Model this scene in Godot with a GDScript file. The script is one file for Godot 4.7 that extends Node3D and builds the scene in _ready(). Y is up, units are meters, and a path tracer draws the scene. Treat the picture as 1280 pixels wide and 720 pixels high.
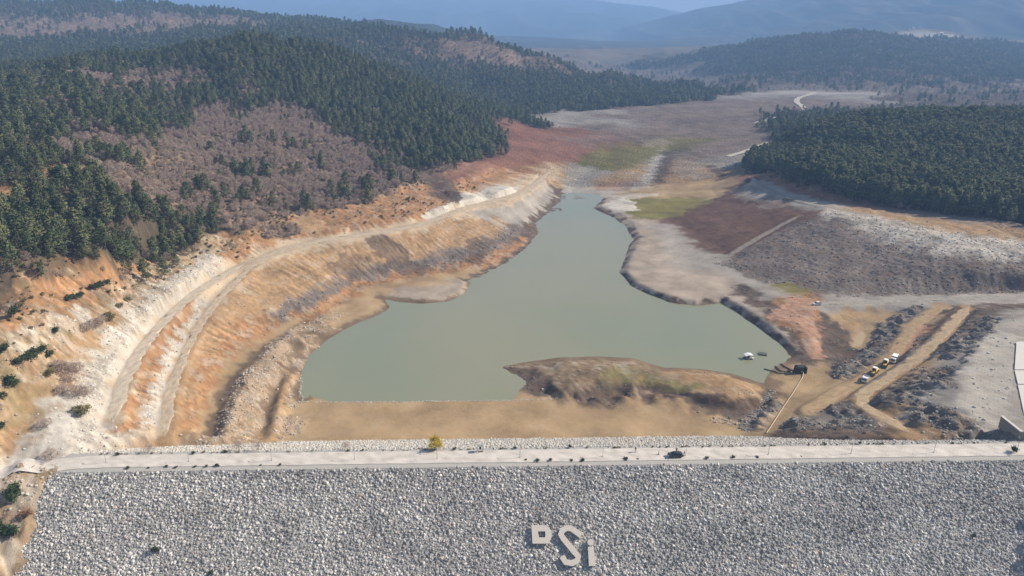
extends Node3D
# A drained reservoir behind a rockfill dam, seen from a drone.
# y = 0 is the dam crest, the water stands at WATER, the drone hovers at CAM_H.

const FOCAL := 853.0
const CAM_H := 118.0
const WATER := -20.0
var pitch := deg_to_rad(20.86)
var stage_time := 0

# ---------------------------------------------------------------- camera geometry (photo pixels to directions)
func ray(px: float, py: float) -> Vector3:
	var x := (px - 640.0) / FOCAL
	var y := -(py - 360.0) / FOCAL
	return Vector3(x, y * cos(pitch) - sin(pitch), -y * sin(pitch) - cos(pitch))

func at_level(px: float, py: float, e: float) -> Vector3:
	var d := ray(px, py)
	var t := (e - CAM_H) / d.y
	return Vector3(d.x * t, e, d.z * t)

func at_range(px: float, py: float, dist: float) -> Vector3:
	var d := ray(px, py)
	var t := dist / -d.z
	return Vector3(d.x * t, CAM_H + d.y * t, d.z * t)

func on_ground(px: float, py: float) -> Vector3:
	var d := ray(px, py)
	var t := 100.0 / -d.z
	var last := t
	while t < 3100.0:
		var x := d.x * t
		var z := d.z * t
		if CAM_H + d.y * t < ground(x, z):
			break
		last = t
		t += 1.0 + t * 0.004
	var a := last
	var b := t
	for k in 10:
		var m := (a + b) * 0.5
		if CAM_H + d.y * m < ground(d.x * m, d.z * m):
			b = m
		else:
			a = m
	return Vector3(d.x * b, CAM_H + d.y * b, d.z * b)

func to_pixel(p: Vector3) -> Vector3:   # pixel x, pixel y, depth
	var q := p - Vector3(0, CAM_H, 0)
	var depth := -q.y * sin(pitch) - q.z * cos(pitch)
	var up := q.y * cos(pitch) - q.z * sin(pitch)
	return Vector3(640.0 + FOCAL * q.x / depth, 360.0 - FOCAL * up / depth, depth)

# ---------------------------------------------------------------- bookkeeping
var taken := {}
func numbered(called: String) -> String:
	var n: int = taken.get(called, 0)
	taken[called] = n + 1
	return called if n == 0 else "%s_%03d" % [called, n]

func tag(o: Node, label: String, category: String, group := "", kind := "") -> Node:
	if label: o.set_meta("label", label)
	if category: o.set_meta("category", category)
	if group: o.set_meta("group", group)
	if kind: o.set_meta("kind", kind)
	return o

func thing(called: String, where: Vector3, turn: float, label: String, category: String, group := "") -> Node3D:
	var o := Node3D.new()
	o.name = numbered(called)
	add_child(o)
	o.position = where
	o.rotation.y = turn
	tag(o, label, category, group)
	return o

func part(called: String, mesh: Mesh, mat: Material, parent: Node) -> MeshInstance3D:
	var o := MeshInstance3D.new()
	o.name = numbered(called) if parent == self else called
	o.mesh = mesh
	if mat: o.material_override = mat
	parent.add_child(o, true)
	return o

func structure(called: String, mesh: Mesh, mat: Material, label: String, category: String) -> MeshInstance3D:
	var o := part(called, mesh, mat, self)
	tag(o, label, category, "", "structure")
	return o

func say(what: String) -> void:
	print(what, " ", Time.get_ticks_msec() - stage_time)
	stage_time = Time.get_ticks_msec()

func noise(freq: float, octaves := 3, seed_value := 1) -> FastNoiseLite:
	var n := FastNoiseLite.new()
	n.noise_type = FastNoiseLite.TYPE_SIMPLEX_SMOOTH
	n.frequency = freq
	n.seed = seed_value
	n.fractal_type = FastNoiseLite.FRACTAL_FBM
	n.fractal_octaves = octaves
	return n

# ---------------------------------------------------------------- what the ground is made of: colour (linear), pine cover, brush cover, roughness, loose stone
var KINDS := {
	forest = [Vector3(0.11, 0.088, 0.06), 0.97, 0.5, 0.5, 0.0],
	brush = [Vector3(0.22, 0.155, 0.115), 0.08, 1.0, 0.6, 0.0],
	mixed = [Vector3(0.15, 0.11, 0.075), 0.5, 0.7, 0.6, 0.0],
	tan = [Vector3(0.40, 0.262, 0.145), 0.0, 0.0, 0.35, 0.05],
	orange = [Vector3(0.385, 0.215, 0.11), 0.0, 0.03, 0.5, 0.12],
	red = [Vector3(0.29, 0.145, 0.10), 0.0, 0.0, 0.3, 0.0],
	cut = [Vector3(0.41, 0.295, 0.185), 0.0, 0.2, 1.1, 0.3],
	dark = [Vector3(0.135, 0.10, 0.08), 0.0, 0.0, 0.4, 0.06],  # dark soil, also used where shade is painted in
	rubble = [Vector3(0.20, 0.175, 0.155), 0.0, 0.0, 1.3, 0.85],
	heap = [Vector3(0.20, 0.165, 0.145), 0.0, 0.0, 0.5, 0.6],
	gravel = [Vector3(0.55, 0.49, 0.42), 0.0, 0.0, 0.4, 0.9],
	white = [Vector3(0.62, 0.57, 0.50), 0.0, 0.0, 0.25, 0.1],
	berm = [Vector3(0.42, 0.31, 0.21), 0.0, 0.0, 0.6, 0.8],
	mud = [Vector3(0.42, 0.295, 0.17), 0.0, 0.0, 0.05, 0.0],
	wetmud_and_shade = [Vector3(0.21, 0.15, 0.10), 0.0, 0.0, 0.08, 0.0],
	flat = [Vector3(0.43, 0.355, 0.285), 0.0, 0.0, 0.08, 0.0],
	grey = [Vector3(0.38, 0.345, 0.305), 0.0, 0.0, 0.1, 0.02],
	plain = [Vector3(0.26, 0.20, 0.165), 0.0, 0.0, 0.15, 0.0],
	grass = [Vector3(0.22, 0.19, 0.065), 0.0, 0.0, 0.1, 0.0],
	bed = [Vector3(0.2, 0.16, 0.11), 0.0, 0.0, 0.1, 0.0],
	track = [Vector3(0.52, 0.41, 0.29), 0.0, 0.0, 0.2, 0.1],
	earth = [Vector3(0.26, 0.19, 0.125), 0.0, 0.0, 0.5, 0.05],
	olive = [Vector3(0.25, 0.205, 0.10), 0.0, 0.0, 0.4, 0.0],
	scar = [Vector3(0.15, 0.088, 0.065), 0.0, 0.0, 0.22, 0.0],
	fan = [Vector3(0.50, 0.30, 0.205), 0.0, 0.0, 0.4, 0.05],
	valley = [Vector3(0.17, 0.135, 0.10), 0.02, 0.25, 0.4, 0.0],
}

# lines the ground follows: [kind, mode, triples]; "e": pixel x, pixel y, level; "d": pixel x, pixel y, distance; "w": world x, world z, level
var LINES := [
	# the lake bed and the shore
	["bed", "e", [440,475,-23, 500,440,-24, 600,410,-24, 690,380,-24, 730,320,-23, 735,280,-22]],
	["bed", "e", [520,485,-23, 620,480,-23]],
	["bed", "e", [700,420,-24, 800,410,-24, 880,420,-24, 940,440,-22.5]],
	["wetmud_and_shade", "e", [376,501,-20.1, 375,470,-20.1, 385,446,-20.1, 405,428,-20.1, 430,413,-20.1, 455,402,-20.1, 478,393,-20.1, 488,385,-20.1]],
	["wetmud_and_shade", "e", [488,385,-20.1, 480,374,-20, 500,378,-20.1, 530,380,-20.1, 560,377,-20.1, 580,368,-20.1, 587,355,-20.1]],
	["dark", "e", [587,352,-20.1, 610,340,-20.1, 635,328,-20.1, 655,312,-20.1, 673,293,-20.1, 668,280,-20.1, 683,266,-20.1, 697,254,-20.1, 702,243,-20.1]],
	["grey", "e", [702,243,-20.05, 715,240,-20.0, 740,243,-20.1, 755,247,-20.1]],
	["dark", "e", [755,247,-20.2, 742,261,-20.3, 760,270,-20.3, 780,282,-20.3, 790,300,-20.3, 781,320,-20.3, 774,340,-20.3, 788,358,-20.3, 812,369,-20.3, 840,379,-20.3, 868,383,-20.3, 900,379,-20.3, 922,392,-20.3, 950,412,-20.3, 975,430,-20.3, 990,446,-20.2]],
	["flat", "e", [762,246,-18, 752,257,-17.6, 772,264,-17.6, 791,276,-17.6, 800,298,-17.6, 790,319,-17.6, 783,338,-17.6, 797,353,-17.6, 818,363,-17.6, 845,372,-17.6, 872,375,-17.6, 903,370,-17.4, 928,382,-17, 958,402,-17, 984,424,-17.4, 998,442,-18.6]],
	["wetmud_and_shade", "e", [990,446,-20.1, 970,456,-20.1, 958,468,-20.1, 955,480,-20.1]],
	# the silt strip along the dam and its edge
	["mud", "e", [377,503,-19.9, 450,503,-19.9, 550,501.5,-19.9, 640,500.5,-19.9, 697,499,-19.9]],
	["mud", "e", [365,515,-19.5, 500,515,-19.6, 700,512,-19.6, 800,512,-19.6, 900,526,-19.4]],
	["mud", "e", [362,547,-19.3, 500,546,-19.3, 700,544.5,-19.3, 900,543,-19.2, 940,540,-18.8]],
	["mud", "w", [-84,-196,-19.3, -20,-196,-19.3, 40,-196,-19.3, 75,-196,-19]],
	# the island in the shallows; its dark foot lines hold soil and painted shade
	["wetmud_and_shade", "e", [628,459,-20, 650,453.5,-20.1, 700,446.5,-20.2, 745,445,-20.3, 790,447.5,-20.2, 830,459,-20.2, 880,461.5,-20.2, 925,470,-20.1, 953,482,-20.0]],
	["earth", "e", [640,458.5,-19, 665,458,-18.2, 700,453,-17.4, 745,451,-17, 790,454,-17, 822,465,-17.4]],
	["olive", "e", [770,466,-16.4, 800,471,-16.4]],
	["earth", "e", [690,467,-17, 740,464,-16.4, 720,480,-16.2]],
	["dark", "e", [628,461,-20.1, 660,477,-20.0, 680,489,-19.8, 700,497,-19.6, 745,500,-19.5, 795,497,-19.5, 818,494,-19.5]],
	["earth", "e", [690,484,-17.2, 705,490,-16.9, 745,491.5,-16.3, 795,488.5,-16.4]],
	["tan", "e", [835,468,-16.4, 870,469,-15.8, 905,472,-16, 940,480,-17]],
	["olive", "e", [830,480,-16.4, 860,484,-16]],
	["tan", "e", [822,489,-17, 850,491,-15.9, 880,493,-15.4, 915,495,-15.2, 945,492,-16]],
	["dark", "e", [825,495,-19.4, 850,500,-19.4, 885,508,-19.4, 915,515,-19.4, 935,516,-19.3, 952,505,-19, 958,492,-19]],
	# left bank near the dam: benches running down to the silt
	["berm", "e", [357,548,-19.2, 358,520,-19.2, 360,500,-19.2, 364,480,-19.2, 372,455,-19.2, 390,432,-19.2]],
	["tan", "e", [338,548,-16, 347,515,-15.6, 354,490,-15.8, 362,466,-17.4]],
	["wetmud_and_shade", "e", [324,548,-18.4, 334,515,-18.6, 344,490,-18.8, 352,470,-18.4, 366,446,-18.8, 392,420,-18.8]],  # shadowed trough: its shade is painted with the wet mud colour
	["berm", "e", [314,549,-15, 317,515,-14.4, 324,490,-14.2, 333,475,-14.2, 355,448,-16, 380,424,-16.6, 405,406,-17.4, 420,394,-18.4]],
	["berm", "e", [278,549,-11.6, 288,515,-11.2, 303,485,-11.6, 320,458,-12.8, 345,430,-15, 375,408,-16.4, 400,398,-17.5]],
	["wetmud_and_shade", "e", [264,547,-15, 271,515,-15.2, 283,485,-15.4, 300,460,-15.2, 325,440,-16, 350,422,-16.6]],
	["mud", "e", [250,547,-14.2, 256,515,-14.4, 266,485,-14.6, 290,455,-15, 315,436,-15.6, 345,418,-16.4, 390,395,-18]],
	["orange", "e", [240,540,-11.5, 242,510,-11.5, 250,485,-11.5, 268,455,-12, 300,425,-13, 340,405,-15]],
	["tan", "e", [218,535,-8.4, 218,505,-8.2, 226,475,-8, 238,445,-7.6, 252,415,-6.8, 272,392,-5.2, 292,368,-3.6]],
	["track", "e", [205,535,-8.2, 208,505,-8, 218,470,-7.8, 229,440,-7.4, 243,413,-6.4, 259,390,-4.8, 280,365,-3.2, 305,340,-1.8]],
	["gravel", "e", [196,535,-8, 199,505,-7.6, 208,470,-7.2, 218,440,-6.8, 235,408,-5.6, 254,382,-3.8]],
	["orange", "e", [165,530,-4.5, 168,505,-4, 178,480,-4, 190,450,-4, 214,415,-3.4, 240,380,-2.6]],
	["track", "e", [143,520,-2.2, 148,495,-2, 160,465,-1.8, 174,440,-1.6, 194,413,-1.2, 220,386,-.8, 255,357,-.6, 290,334,-.6]],
	["gravel", "e", [132,520,-1.6, 136,495,-.6, 148,465,0, 162,440,.6, 182,412,1, 208,384,1.4, 240,356,1.8, 270,334,2]],
	["gravel", "e", [110,555,-.6, 105,520,1.6, 108,490,2.6, 120,460,3.2, 140,430,3.8, 170,400,4.4, 200,375,5, 235,346,5, 265,322,5]],
	["white", "e", [40,570,.4, 60,540,2.4, 72,515,3.6, 80,495,4.4]],
	["white", "e", [80,565,.6, 85,545,1.6, 88,525,2.6]],
	["tan", "e", [10,560,1.6, 28,530,4, 45,505,6, 60,485,7, 75,465,8, 92,435,9, 110,410,10, 130,395,10.4]],
	["cut", "e", [-10,530,7, 5,505,9.5, 25,480,11, 45,460,12, 62,440,13, 80,420,14, 100,402,14]],
	["cut", "e", [-30,490,14, -5,465,17, 15,445,18, 35,425,19, 50,405,20, 65,395,19.5]],
	["orange", "e", [-20,410,26, 20,395,24, 45,370,23, 70,362,21, 100,360,19, 130,358,16.5, 160,345,13, 180,330,11]],
	["cut", "e", [140,370,11, 165,355,9.5, 190,345,8, 215,332,7.4, 250,312,7, 280,300,7]],
	["forest", "e", [150,345,14, 180,318,13.6, 215,305,10.5, 245,296,9, 270,290,8.5]],
	["white", "e", [0,586,-.05, 30,581,-.1, 60,577,-.4, 90,570,-.4]],
	# left bank along the haul road
	["track", "e", [310,325,-1, 340,313,-1, 370,303.5,-1.2, 410,297,-1.6, 450,291,-2, 490,285.5,-2.2, 520,279,-2.6, 550,270,-3, 572,260.5,-3.6, 600,253,-4.4, 630,246,-5.4, 655,236,-6.4, 672,225,-7.6, 684,214,-8.8, 690,208,-9.4]],
	["track", "e", [318,333,-1.2, 345,321,-1.2, 375,310,-1.4, 412,302,-1.8, 452,296,-2.2, 492,290,-2.4, 522,283.5,-2.8, 552,274.5,-3.2, 575,265,-3.8, 603,258,-4.6, 635,252,-5.8, 662,242,-7.4, 682,228,-9.2]],
	["tan", "e", [300,350,-3, 325,340,-3, 360,328,-3.6, 400,318,-4.5, 430,312,-5, 470,305,-5.4, 510,297,-6, 540,290,-6.4, 570,278,-6.6]],
	["tan", "e", [310,390,-9.6, 340,370,-9.4, 380,352,-9.4, 420,335,-9.8, 460,325,-11, 500,318,-11.4, 540,309,-11.6, 570,298,-11, 600,288,-11, 625,278,-12]],
	["heap", "e", [350,395,-14, 385,378,-14.4, 415,362,-14.6, 445,348,-15.4, 480,338,-16, 520,330,-16, 560,322,-16, 600,312,-16, 630,300,-16, 650,288,-17]],
	["orange", "e", [380,398,-17.8, 405,386,-18, 430,370,-18.2, 450,358,-18.3, 480,350,-18.5, 510,345,-18.6, 545,341,-18.7, 580,335,-19, 610,328,-19, 640,314,-19, 655,300,-19]],
	["mud", "e", [415,392,-18.9, 440,378,-18.9, 465,362,-18.9, 500,352,-18.9, 540,347,-19, 575,342,-19.2, 592,340,-19.4]],
	["flat", "e", [500,366,-18.4, 530,372,-18.4, 555,370,-18.4, 573,362,-18.5, 580,352,-18.8]],
	["mud", "e", [400,415,-19, 430,398,-19, 455,388,-18.9, 475,378,-19.2, 490,366,-19]],
	["grey", "e", [600,268,-6.8, 630,264,-8.4, 655,256,-10.4, 672,246,-13, 685,236,-15]],
	["grey", "e", [625,280,-12, 650,272,-14, 665,268,-16.5, 680,256,-17, 693,244,-17]],
	["dark", "e", [650,300,-18, 664,288,-18.6, 660,278,-18, 676,266,-18.6, 692,252,-18.8, 698,240,-18.8]],
	["mud", "e", [690,228,-14, 697,220,-14.5, 703,212,-15]],
	# cut slope above the haul road and the lower edge of the trees
	["orange", "e", [290,318,2.5, 320,305,2.6, 345,297,2.4, 380,291,1.4, 415,287,1, 445,283,1, 480,276,.8, 520,268,.6, 545,260,0, 565,251,-1.4]],
	["white", "e", [545,262,1, 580,250,0, 615,243,-1, 645,234,-2]],
	["orange", "e", [285,300,6, 310,294,6.5, 330,282,6.5, 360,274,6, 390,266,6, 420,262,6, 460,255,5, 500,243,4.5, 525,230,5]],
	["brush", "e", [300,290,9, 330,276,8.6, 360,268,8.2, 390,260,8, 420,256,8, 455,250,7.5, 495,237,6.5, 520,222,7]],
	["dark", "e", [535,226,3.5, 548,238,1, 560,248,-1.4]],
	["orange", "e", [560,238,2.5, 590,228,0, 625,216,-2.4, 660,212,-6, 678,208,-8]],
	["red", "e", [565,226,5, 590,216,4, 612,206,3, 630,190,3, 645,172,2.5, 660,160,2]],
	["red", "e", [640,210,-3.6, 660,195,-4, 680,182,-4.6, 695,170,-4.8, 705,162,-4.4]],
	["red", "e", [690,204,-10, 705,196,-10.6, 725,188,-10.8, 745,178,-9.8, 760,170,-8]],
	# the far end of the valley floor
	["grey", "e", [715,232,-19.2, 730,222,-18.6, 728,212,-17.6, 745,215,-17.6]],
	["grass", "e", [720,203,-15, 750,196,-14.4, 790,190,-13.4, 830,182,-11.4, 850,177,-10.4]],
	["grass", "e", [760,208,-16, 790,202,-15.4, 815,196,-14.4]],
	["mud", "e", [760,228,-18, 785,220,-17.4, 800,210,-16.4]],
	["grey", "e", [800,232,-18.6, 812,215,-17.6, 822,200,-16, 832,190,-14]],
	["tan", "e", [835,222,-15, 845,205,-13.4, 870,215,-13, 890,222,-12]],
	["plain", "e", [860,196,-11.6, 890,190,-9.6, 915,184,-8, 930,176,-7]],
	["plain", "e", [760,162,-6, 800,168,-8, 850,165,-7.4, 900,165,-6.6, 950,158,-5]],
	["grey", "e", [690,155,-3, 720,150,-3.4, 760,152,-4.4]],
	["plain", "e", [760,145,-3.4, 830,146,-4, 900,146,-4, 950,142,-3.6, 985,134,-3]],
	["grey", "e", [675,148,-1, 720,141,-1.4, 770,139,-1.6]],
	["plain", "e", [770,137,-1.6, 830,133,-1.6, 880,128,-1.4, 920,126,-1.4]],
	["grey", "e", [900,122,-.6, 940,119,-.6, 1000,116,-.6, 1060,118,-.4, 1090,126,-.6]],
	["plain", "e", [960,128,-1.6, 1010,126,-1.6, 1060,130,-1.6]],
	["grey", "e", [910,205,-9.4, 935,198,-7.4, 955,190,-5.6]],
	["plain", "e", [950,172,-5.4, 965,180,-4.4]],
	# right bank: mud flats, grass, dark slope, spoil heap
	["flat", "e", [810,290,-17.2, 812,330,-17.2, 830,355,-17.2, 870,362,-17, 905,356,-16.6]],
	["grey", "e", [830,285,-16.8, 850,310,-16.8, 880,325,-16.4, 900,322,-15.8]],
	["white", "e", [765,254,-17.6, 785,258,-17.4]],
	["grass", "e", [790,268,-17.2, 820,270,-17, 800,252,-17.2, 840,258,-16.6, 872,254,-16]],
	["mud", "e", [810,240,-17.4, 850,240,-15.8, 890,236,-13.6, 895,246,-14]],
	["scar", "e", [848,276,-16.2, 870,292,-16, 890,305,-15.8, 912,318,-15.4]],
	["scar", "e", [880,262,-13.6, 905,246,-11, 925,232,-7.6, 945,224,-4]],
	["scar", "e", [900,285,-12.6, 930,270,-9.4, 960,258,-5.4, 985,250,-2]],
	["scar", "e", [925,308,-13, 950,295,-10.4, 980,280,-6.6, 1005,270,-2.4]],
	["grey", "e", [945,228,-2.4, 965,238,-1, 990,247,0, 1020,254,.6]],
	["red", "e", [950,218,-1, 975,228,.6, 1000,238,1.4, 1040,248,1.6, 1080,256,1.6]],
	["heap", "e", [915,332,-15.6, 940,342,-15.6, 965,350,-15.6, 990,355,-15.6]],
	["heap", "e", [960,305,-9.6, 985,290,-6, 1010,280,-2.6, 1040,275,.6]],
	["heap", "e", [930,322,-14, 970,325,-11.6, 1020,320,-8, 1080,318,-6, 1150,330,-5.6, 1220,340,-5.6, 1290,345,-5.6]],
	["heap", "e", [1000,358,-15.4, 1060,364,-15.4, 1120,366,-15.2, 1200,367,-14.6, 1290,364,-13.6]],
	["gravel", "e", [1050,268,2.6, 1090,274,3, 1130,287,3.2, 1180,298,3.2, 1230,305,3, 1290,310,2.8]],
	["tan", "e", [1090,264,2.6, 1150,275,2.6, 1220,286,2.4, 1290,294,2.4]],
	["plain", "e", [1120,264,2, 1200,274,2, 1290,284,2]],
	# right: pits and haul roads in front of the dam
	["grey", "e", [925,345,-15.8, 945,358,-15.8, 965,370,-15.6]],
	["grass", "e", [975,352,-15.8, 1000,362,-15.8]],
	["dark", "e", [925,360,-16.4, 945,375,-16.4, 965,388,-16, 970,400,-16.4]],
	["orange", "e", [985,374,-14.4, 1015,374,-14.2, 1015,392,-14.6]],
	["orange", "e", [960,397,-15.6, 985,400,-15, 1005,410,-15.4, 1012,425,-16.6, 1020,440,-17.8]],
	["dark", "e", [985,415,-17.2, 998,432,-18, 1005,446,-18.6]],
	["grey", "e", [1022,377,-14, 1060,375,-14, 1110,374,-13.8, 1160,371,-13, 1210,369,-12, 1290,368,-11]],
	["grey", "e", [1022,383,-14, 1060,382,-14, 1110,380.5,-13.8, 1160,378,-13, 1210,377,-12, 1290,377,-11]],
	["dark", "e", [1030,398,-16.4, 1042,412,-17.6, 1050,428,-18.6, 1058,440,-18.8]],
	["mud", "e", [1075,432,-19, 1080,418,-19, 1072,405,-18.6, 1095,400,-18, 1110,392,-16.6]],
	["mud", "e", [1050,396,-17, 1065,390,-16.2, 1085,388,-16]],
	["dark", "e", [1030,440,-18.4, 1045,452,-18.6, 1040,430,-18.4]],
	["rubble", "e", [1095,432,-17.4, 1110,415,-16.4, 1130,400,-15.4, 1150,388,-14]],
	["rubble", "e", [1050,470,-18, 1070,452,-17.8, 1090,440,-17.2]],
	["mud", "e", [980,475,-19, 1000,468,-18.9, 1025,462,-18.8, 1035,472,-18.8, 1010,490,-18.8, 985,500,-18.9]],
	["rubble", "e", [965,500,-18.6, 955,520,-18.4, 945,535,-18]],
	["mud", "e", [998,480,-18.8, 985,505,-18.6, 970,525,-18, 958,540,-16]],
	["mud", "e", [1010,516,-15, 1030,503,-15.6, 1055,488,-16, 1080,475,-16, 1100,462,-15.6, 1115,446,-15.2, 1128,428,-14.8, 1142,408,-14, 1158,395,-13.4, 1180,383,-12.6]],
	["orange", "e", [1120,440,-15, 1140,425,-14.4, 1158,408,-13.6]],
	["rubble", "e", [1075,488,-14.6, 1110,472,-14, 1135,448,-13.4, 1155,425,-12.8]],
	["dark", "e", [1165,405,-12.6, 1185,393,-12, 1195,385,-11.8]],
	["tan", "e", [1076,498,-13.6, 1090,485,-13, 1115,470,-12.2, 1140,452,-11.6, 1160,435,-11, 1180,415,-10.8, 1195,400,-11, 1210,385,-11.2]],
	["tan", "e", [1076,498,-13.6, 1090,512,-11, 1110,522,-8.6, 1130,535,-5.6, 1145,545,-3.6]],
	["rubble", "e", [1000,530,-14, 1030,520,-13.6, 1060,510,-13.6, 1080,525,-10]],
	["dark", "e", [985,545,-12, 1040,547,-7, 1100,547,-4.4]],
	["rubble", "e", [1095,500,-10, 1130,490,-8.4, 1165,480,-6, 1190,465,-4.6]],
	["rubble", "e", [1140,525,-5, 1180,520,-3.4, 1225,540,-2.4, 1245,546,-2.2]],
	["rubble", "e", [1170,445,-9, 1195,430,-7, 1215,412,-6.4, 1230,400,-7]],
	["dark", "e", [1205,395,-10, 1230,385,-10, 1260,380,-10]],
	["grey", "e", [1195,500,-3, 1205,470,-3, 1215,445,-3.2, 1230,420,-3.4, 1250,405,-3.6, 1290,395,-3.8]],
	["grey", "e", [1230,530,-2.8, 1250,490,-3, 1255,450,-3, 1290,420,-3.2, 1330,480,-3, 1300,540,-2.8]],
	# hillsides, by distance
	["cut", "w", [-190,-100,10, -190,-140,14, -190,-170,12, -200,-200,22]],
	["brush", "w", [-420,-100,50, -420,-200,52]],
	["mixed", "d", [-250,420,215, -250,300,260, -250,200,360, -250,100,640]],
	["mixed", "d", [-20,385,232, 0,350,245, 40,338,252, 70,345,254]],
	["forest", "d", [-30,310,262, 0,300,270, 100,305,281, 150,300,290]],
	["forest", "d", [-30,275,285, 0,268,295, 50,255,312, 100,250,322, 150,258,325, 200,275,345, 240,285,360]],
	["orange", "d", [0,262,310, 25,248,325, 55,230,340, 80,212,360]],
	["brush", "d", [100,225,355, 150,235,350, 200,250,385, 260,270,380]],
	["brush", "d", [95,208,378, 150,212,385, 200,220,425, 260,235,425, 320,250,425]],
	["forest", "d", [-30,205,362, 0,205,362, 30,205,364]],
	["brush", "d", [100,190,405, 160,180,435, 220,190,485, 290,205,490, 350,225,490, 420,235,505, 470,235,525]],
	["mixed", "d", [0,160,440, 60,165,440, 120,155,470, 200,160,555]],
	["brush", "d", [260,165,570, 320,150,610, 380,160,620, 430,180,590, 470,190,585]],
	["mixed", "d", [480,205,575, 500,195,595, 530,205,590]],
	["mixed", "d", [0,125,560, 80,120,560, 180,120,640, 260,118,670, 340,120,690]],
	["brush", "d", [110,100,625, 150,108,640, 190,105,680, 220,122,670]],
	["forest", "d", [400,125,720, 460,140,720, 520,150,705, 560,155,730, 590,165,770, 620,170,790]],
	["forest", "d", [545,195,620, 570,190,640, 590,190,670, 615,185,720]],
	["forest", "d", [-250,110,640, 0,98,680, 100,82,720, 200,72,780, 300,52,820, 400,60,860, 450,78,880, 500,97,900, 550,116,910, 600,137,915, 640,151,905, 655,156,895]],
	["forest", "d", [300,80,740, 400,90,790, 460,105,810, 520,120,810, 570,135,830]],
	# behind the first hill
	["forest", "w", [-900,-1000,75, -650,-1010,65, -500,-1020,70, -350,-1030,60, -200,-1040,35, -90,-1030,15, -20,-1010,3]],
	["forest", "d", [0,62,1200, 200,60,1250, 300,46,1300, 400,50,1350]],
	["forest", "d", [-250,15,1800, 0,8,1800, 100,3,1800, 180,7,1850, 300,18,1900, 400,30,2000, 440,36,2050]],
	["brush", "d", [30,45,1400, 150,35,1500, 250,32,1600]],
	["valley", "w", [-2400,-2800,80, -1200,-2800,60, -300,-2600,30, 200,-2400,20]],
	# the second ridge
	["forest", "d", [655,140,1080, 700,136,1110, 760,134,1125, 830,129,1190, 880,122,1290, 905,117,1380]],
	["forest", "d", [560,110,1150, 600,118,1200, 700,118,1210, 800,118,1310]],
	["mixed", "d", [480,70,1320, 560,85,1320, 640,90,1340]],
	["forest", "d", [620,100,1260, 700,100,1330, 780,110,1360]],
	["brush", "d", [590,62,1420, 640,70,1420, 700,86,1430]],
	["forest", "d", [430,46,1450, 500,41,1480, 560,37,1500, 620,51,1500, 680,76,1480, 720,92,1460, 800,106,1440, 860,113,1430]],
	["valley", "d", [650,105,1800, 740,108,1750, 800,110,1700, 870,112,1600, 930,113,1500]],
	["valley", "d", [700,85,2400, 760,90,2400, 850,95,2200, 920,100,1900]],
	# the plantation hill on the right
	["forest", "e", [980,224,1.5, 1000,235,2.2, 1050,246,2.6, 1100,252,2.8, 1180,263,2.8, 1300,273,2.8]],
	["forest", "d", [980,212,605, 986,198,660]],
	["forest", "d", [1050,200,580, 1150,205,560, 1290,210,540]],
	["forest", "d", [1000,174,700, 1060,162,690, 1150,154,690, 1290,155,680]],
	["forest", "w", [345,-815,8, 380,-820,10, 450,-830,14, 600,-820,16]],
	["forest", "d", [985,159,905, 1020,153,930, 1080,147,960, 1140,150,950, 1300,158,930]],
	["valley", "d", [1010,142,1080, 1080,137,1100, 1180,133,1130, 1300,131,1150]],
	["valley", "d", [1100,124,1250, 1200,120,1300, 1320,118,1330]],
	# ridges on the far right
	["valley", "d", [930,112,1560, 1000,110,1580, 1080,112,1500, 1180,116,1420, 1320,116,1420]],
	["forest", "d", [830,80,2500, 870,70,2400, 910,64,2350, 950,56,2300, 1010,47,2300, 1070,43,2300, 1120,52,2250, 1170,62,2200, 1220,60,2300, 1290,66,2300]],
	["forest", "d", [860,95,2150, 930,88,2000, 1010,80,1950, 1090,80,1900, 1180,88,1850, 1290,92,1850]],
	["mixed", "d", [950,100,1800, 1050,98,1700, 1180,104,1650]],
	["grey", "d", [1115,42,2620, 1150,41,2650, 1185,43,2620]],
	["valley", "d", [1060,52,2700, 1100,42,2760, 1125,37,2800, 1150,34,2840, 1180,36,2800, 1215,48,2700, 1290,52,2700]],
	["valley", "w", [500,-3000,40, 1200,-3000,60, 2800,-3000,80]],
	["mixed", "w", [2800,-2000,160, 2600,-1300,110, 1600,-1000,60, 1500,-600,40, 1300,-80,40, 700,-80,30]],
	["forest", "w", [-1300,-80,90, -1400,-700,110, -1500,-1300,130, -2500,-1800,180]],
	# right abutment
	["brush", "w", [172,-130,6, 185,-105,10, 178,-158,2, 190,-180,1, 250,-150,22, 300,-120,30, 300,-200,14]],
	["brush", "w", [210,-230,-1, 260,-280,-2, 330,-300,0, 420,-330,4]],
	# under the dam
	["rubble", "w", [-120,-163,-30, 0,-165,-40, 140,-165,-30]],
	["rubble", "w", [-170,-60,-60, 0,-60,-70, 200,-60,-60, 160,-110,-45]],
]

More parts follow.
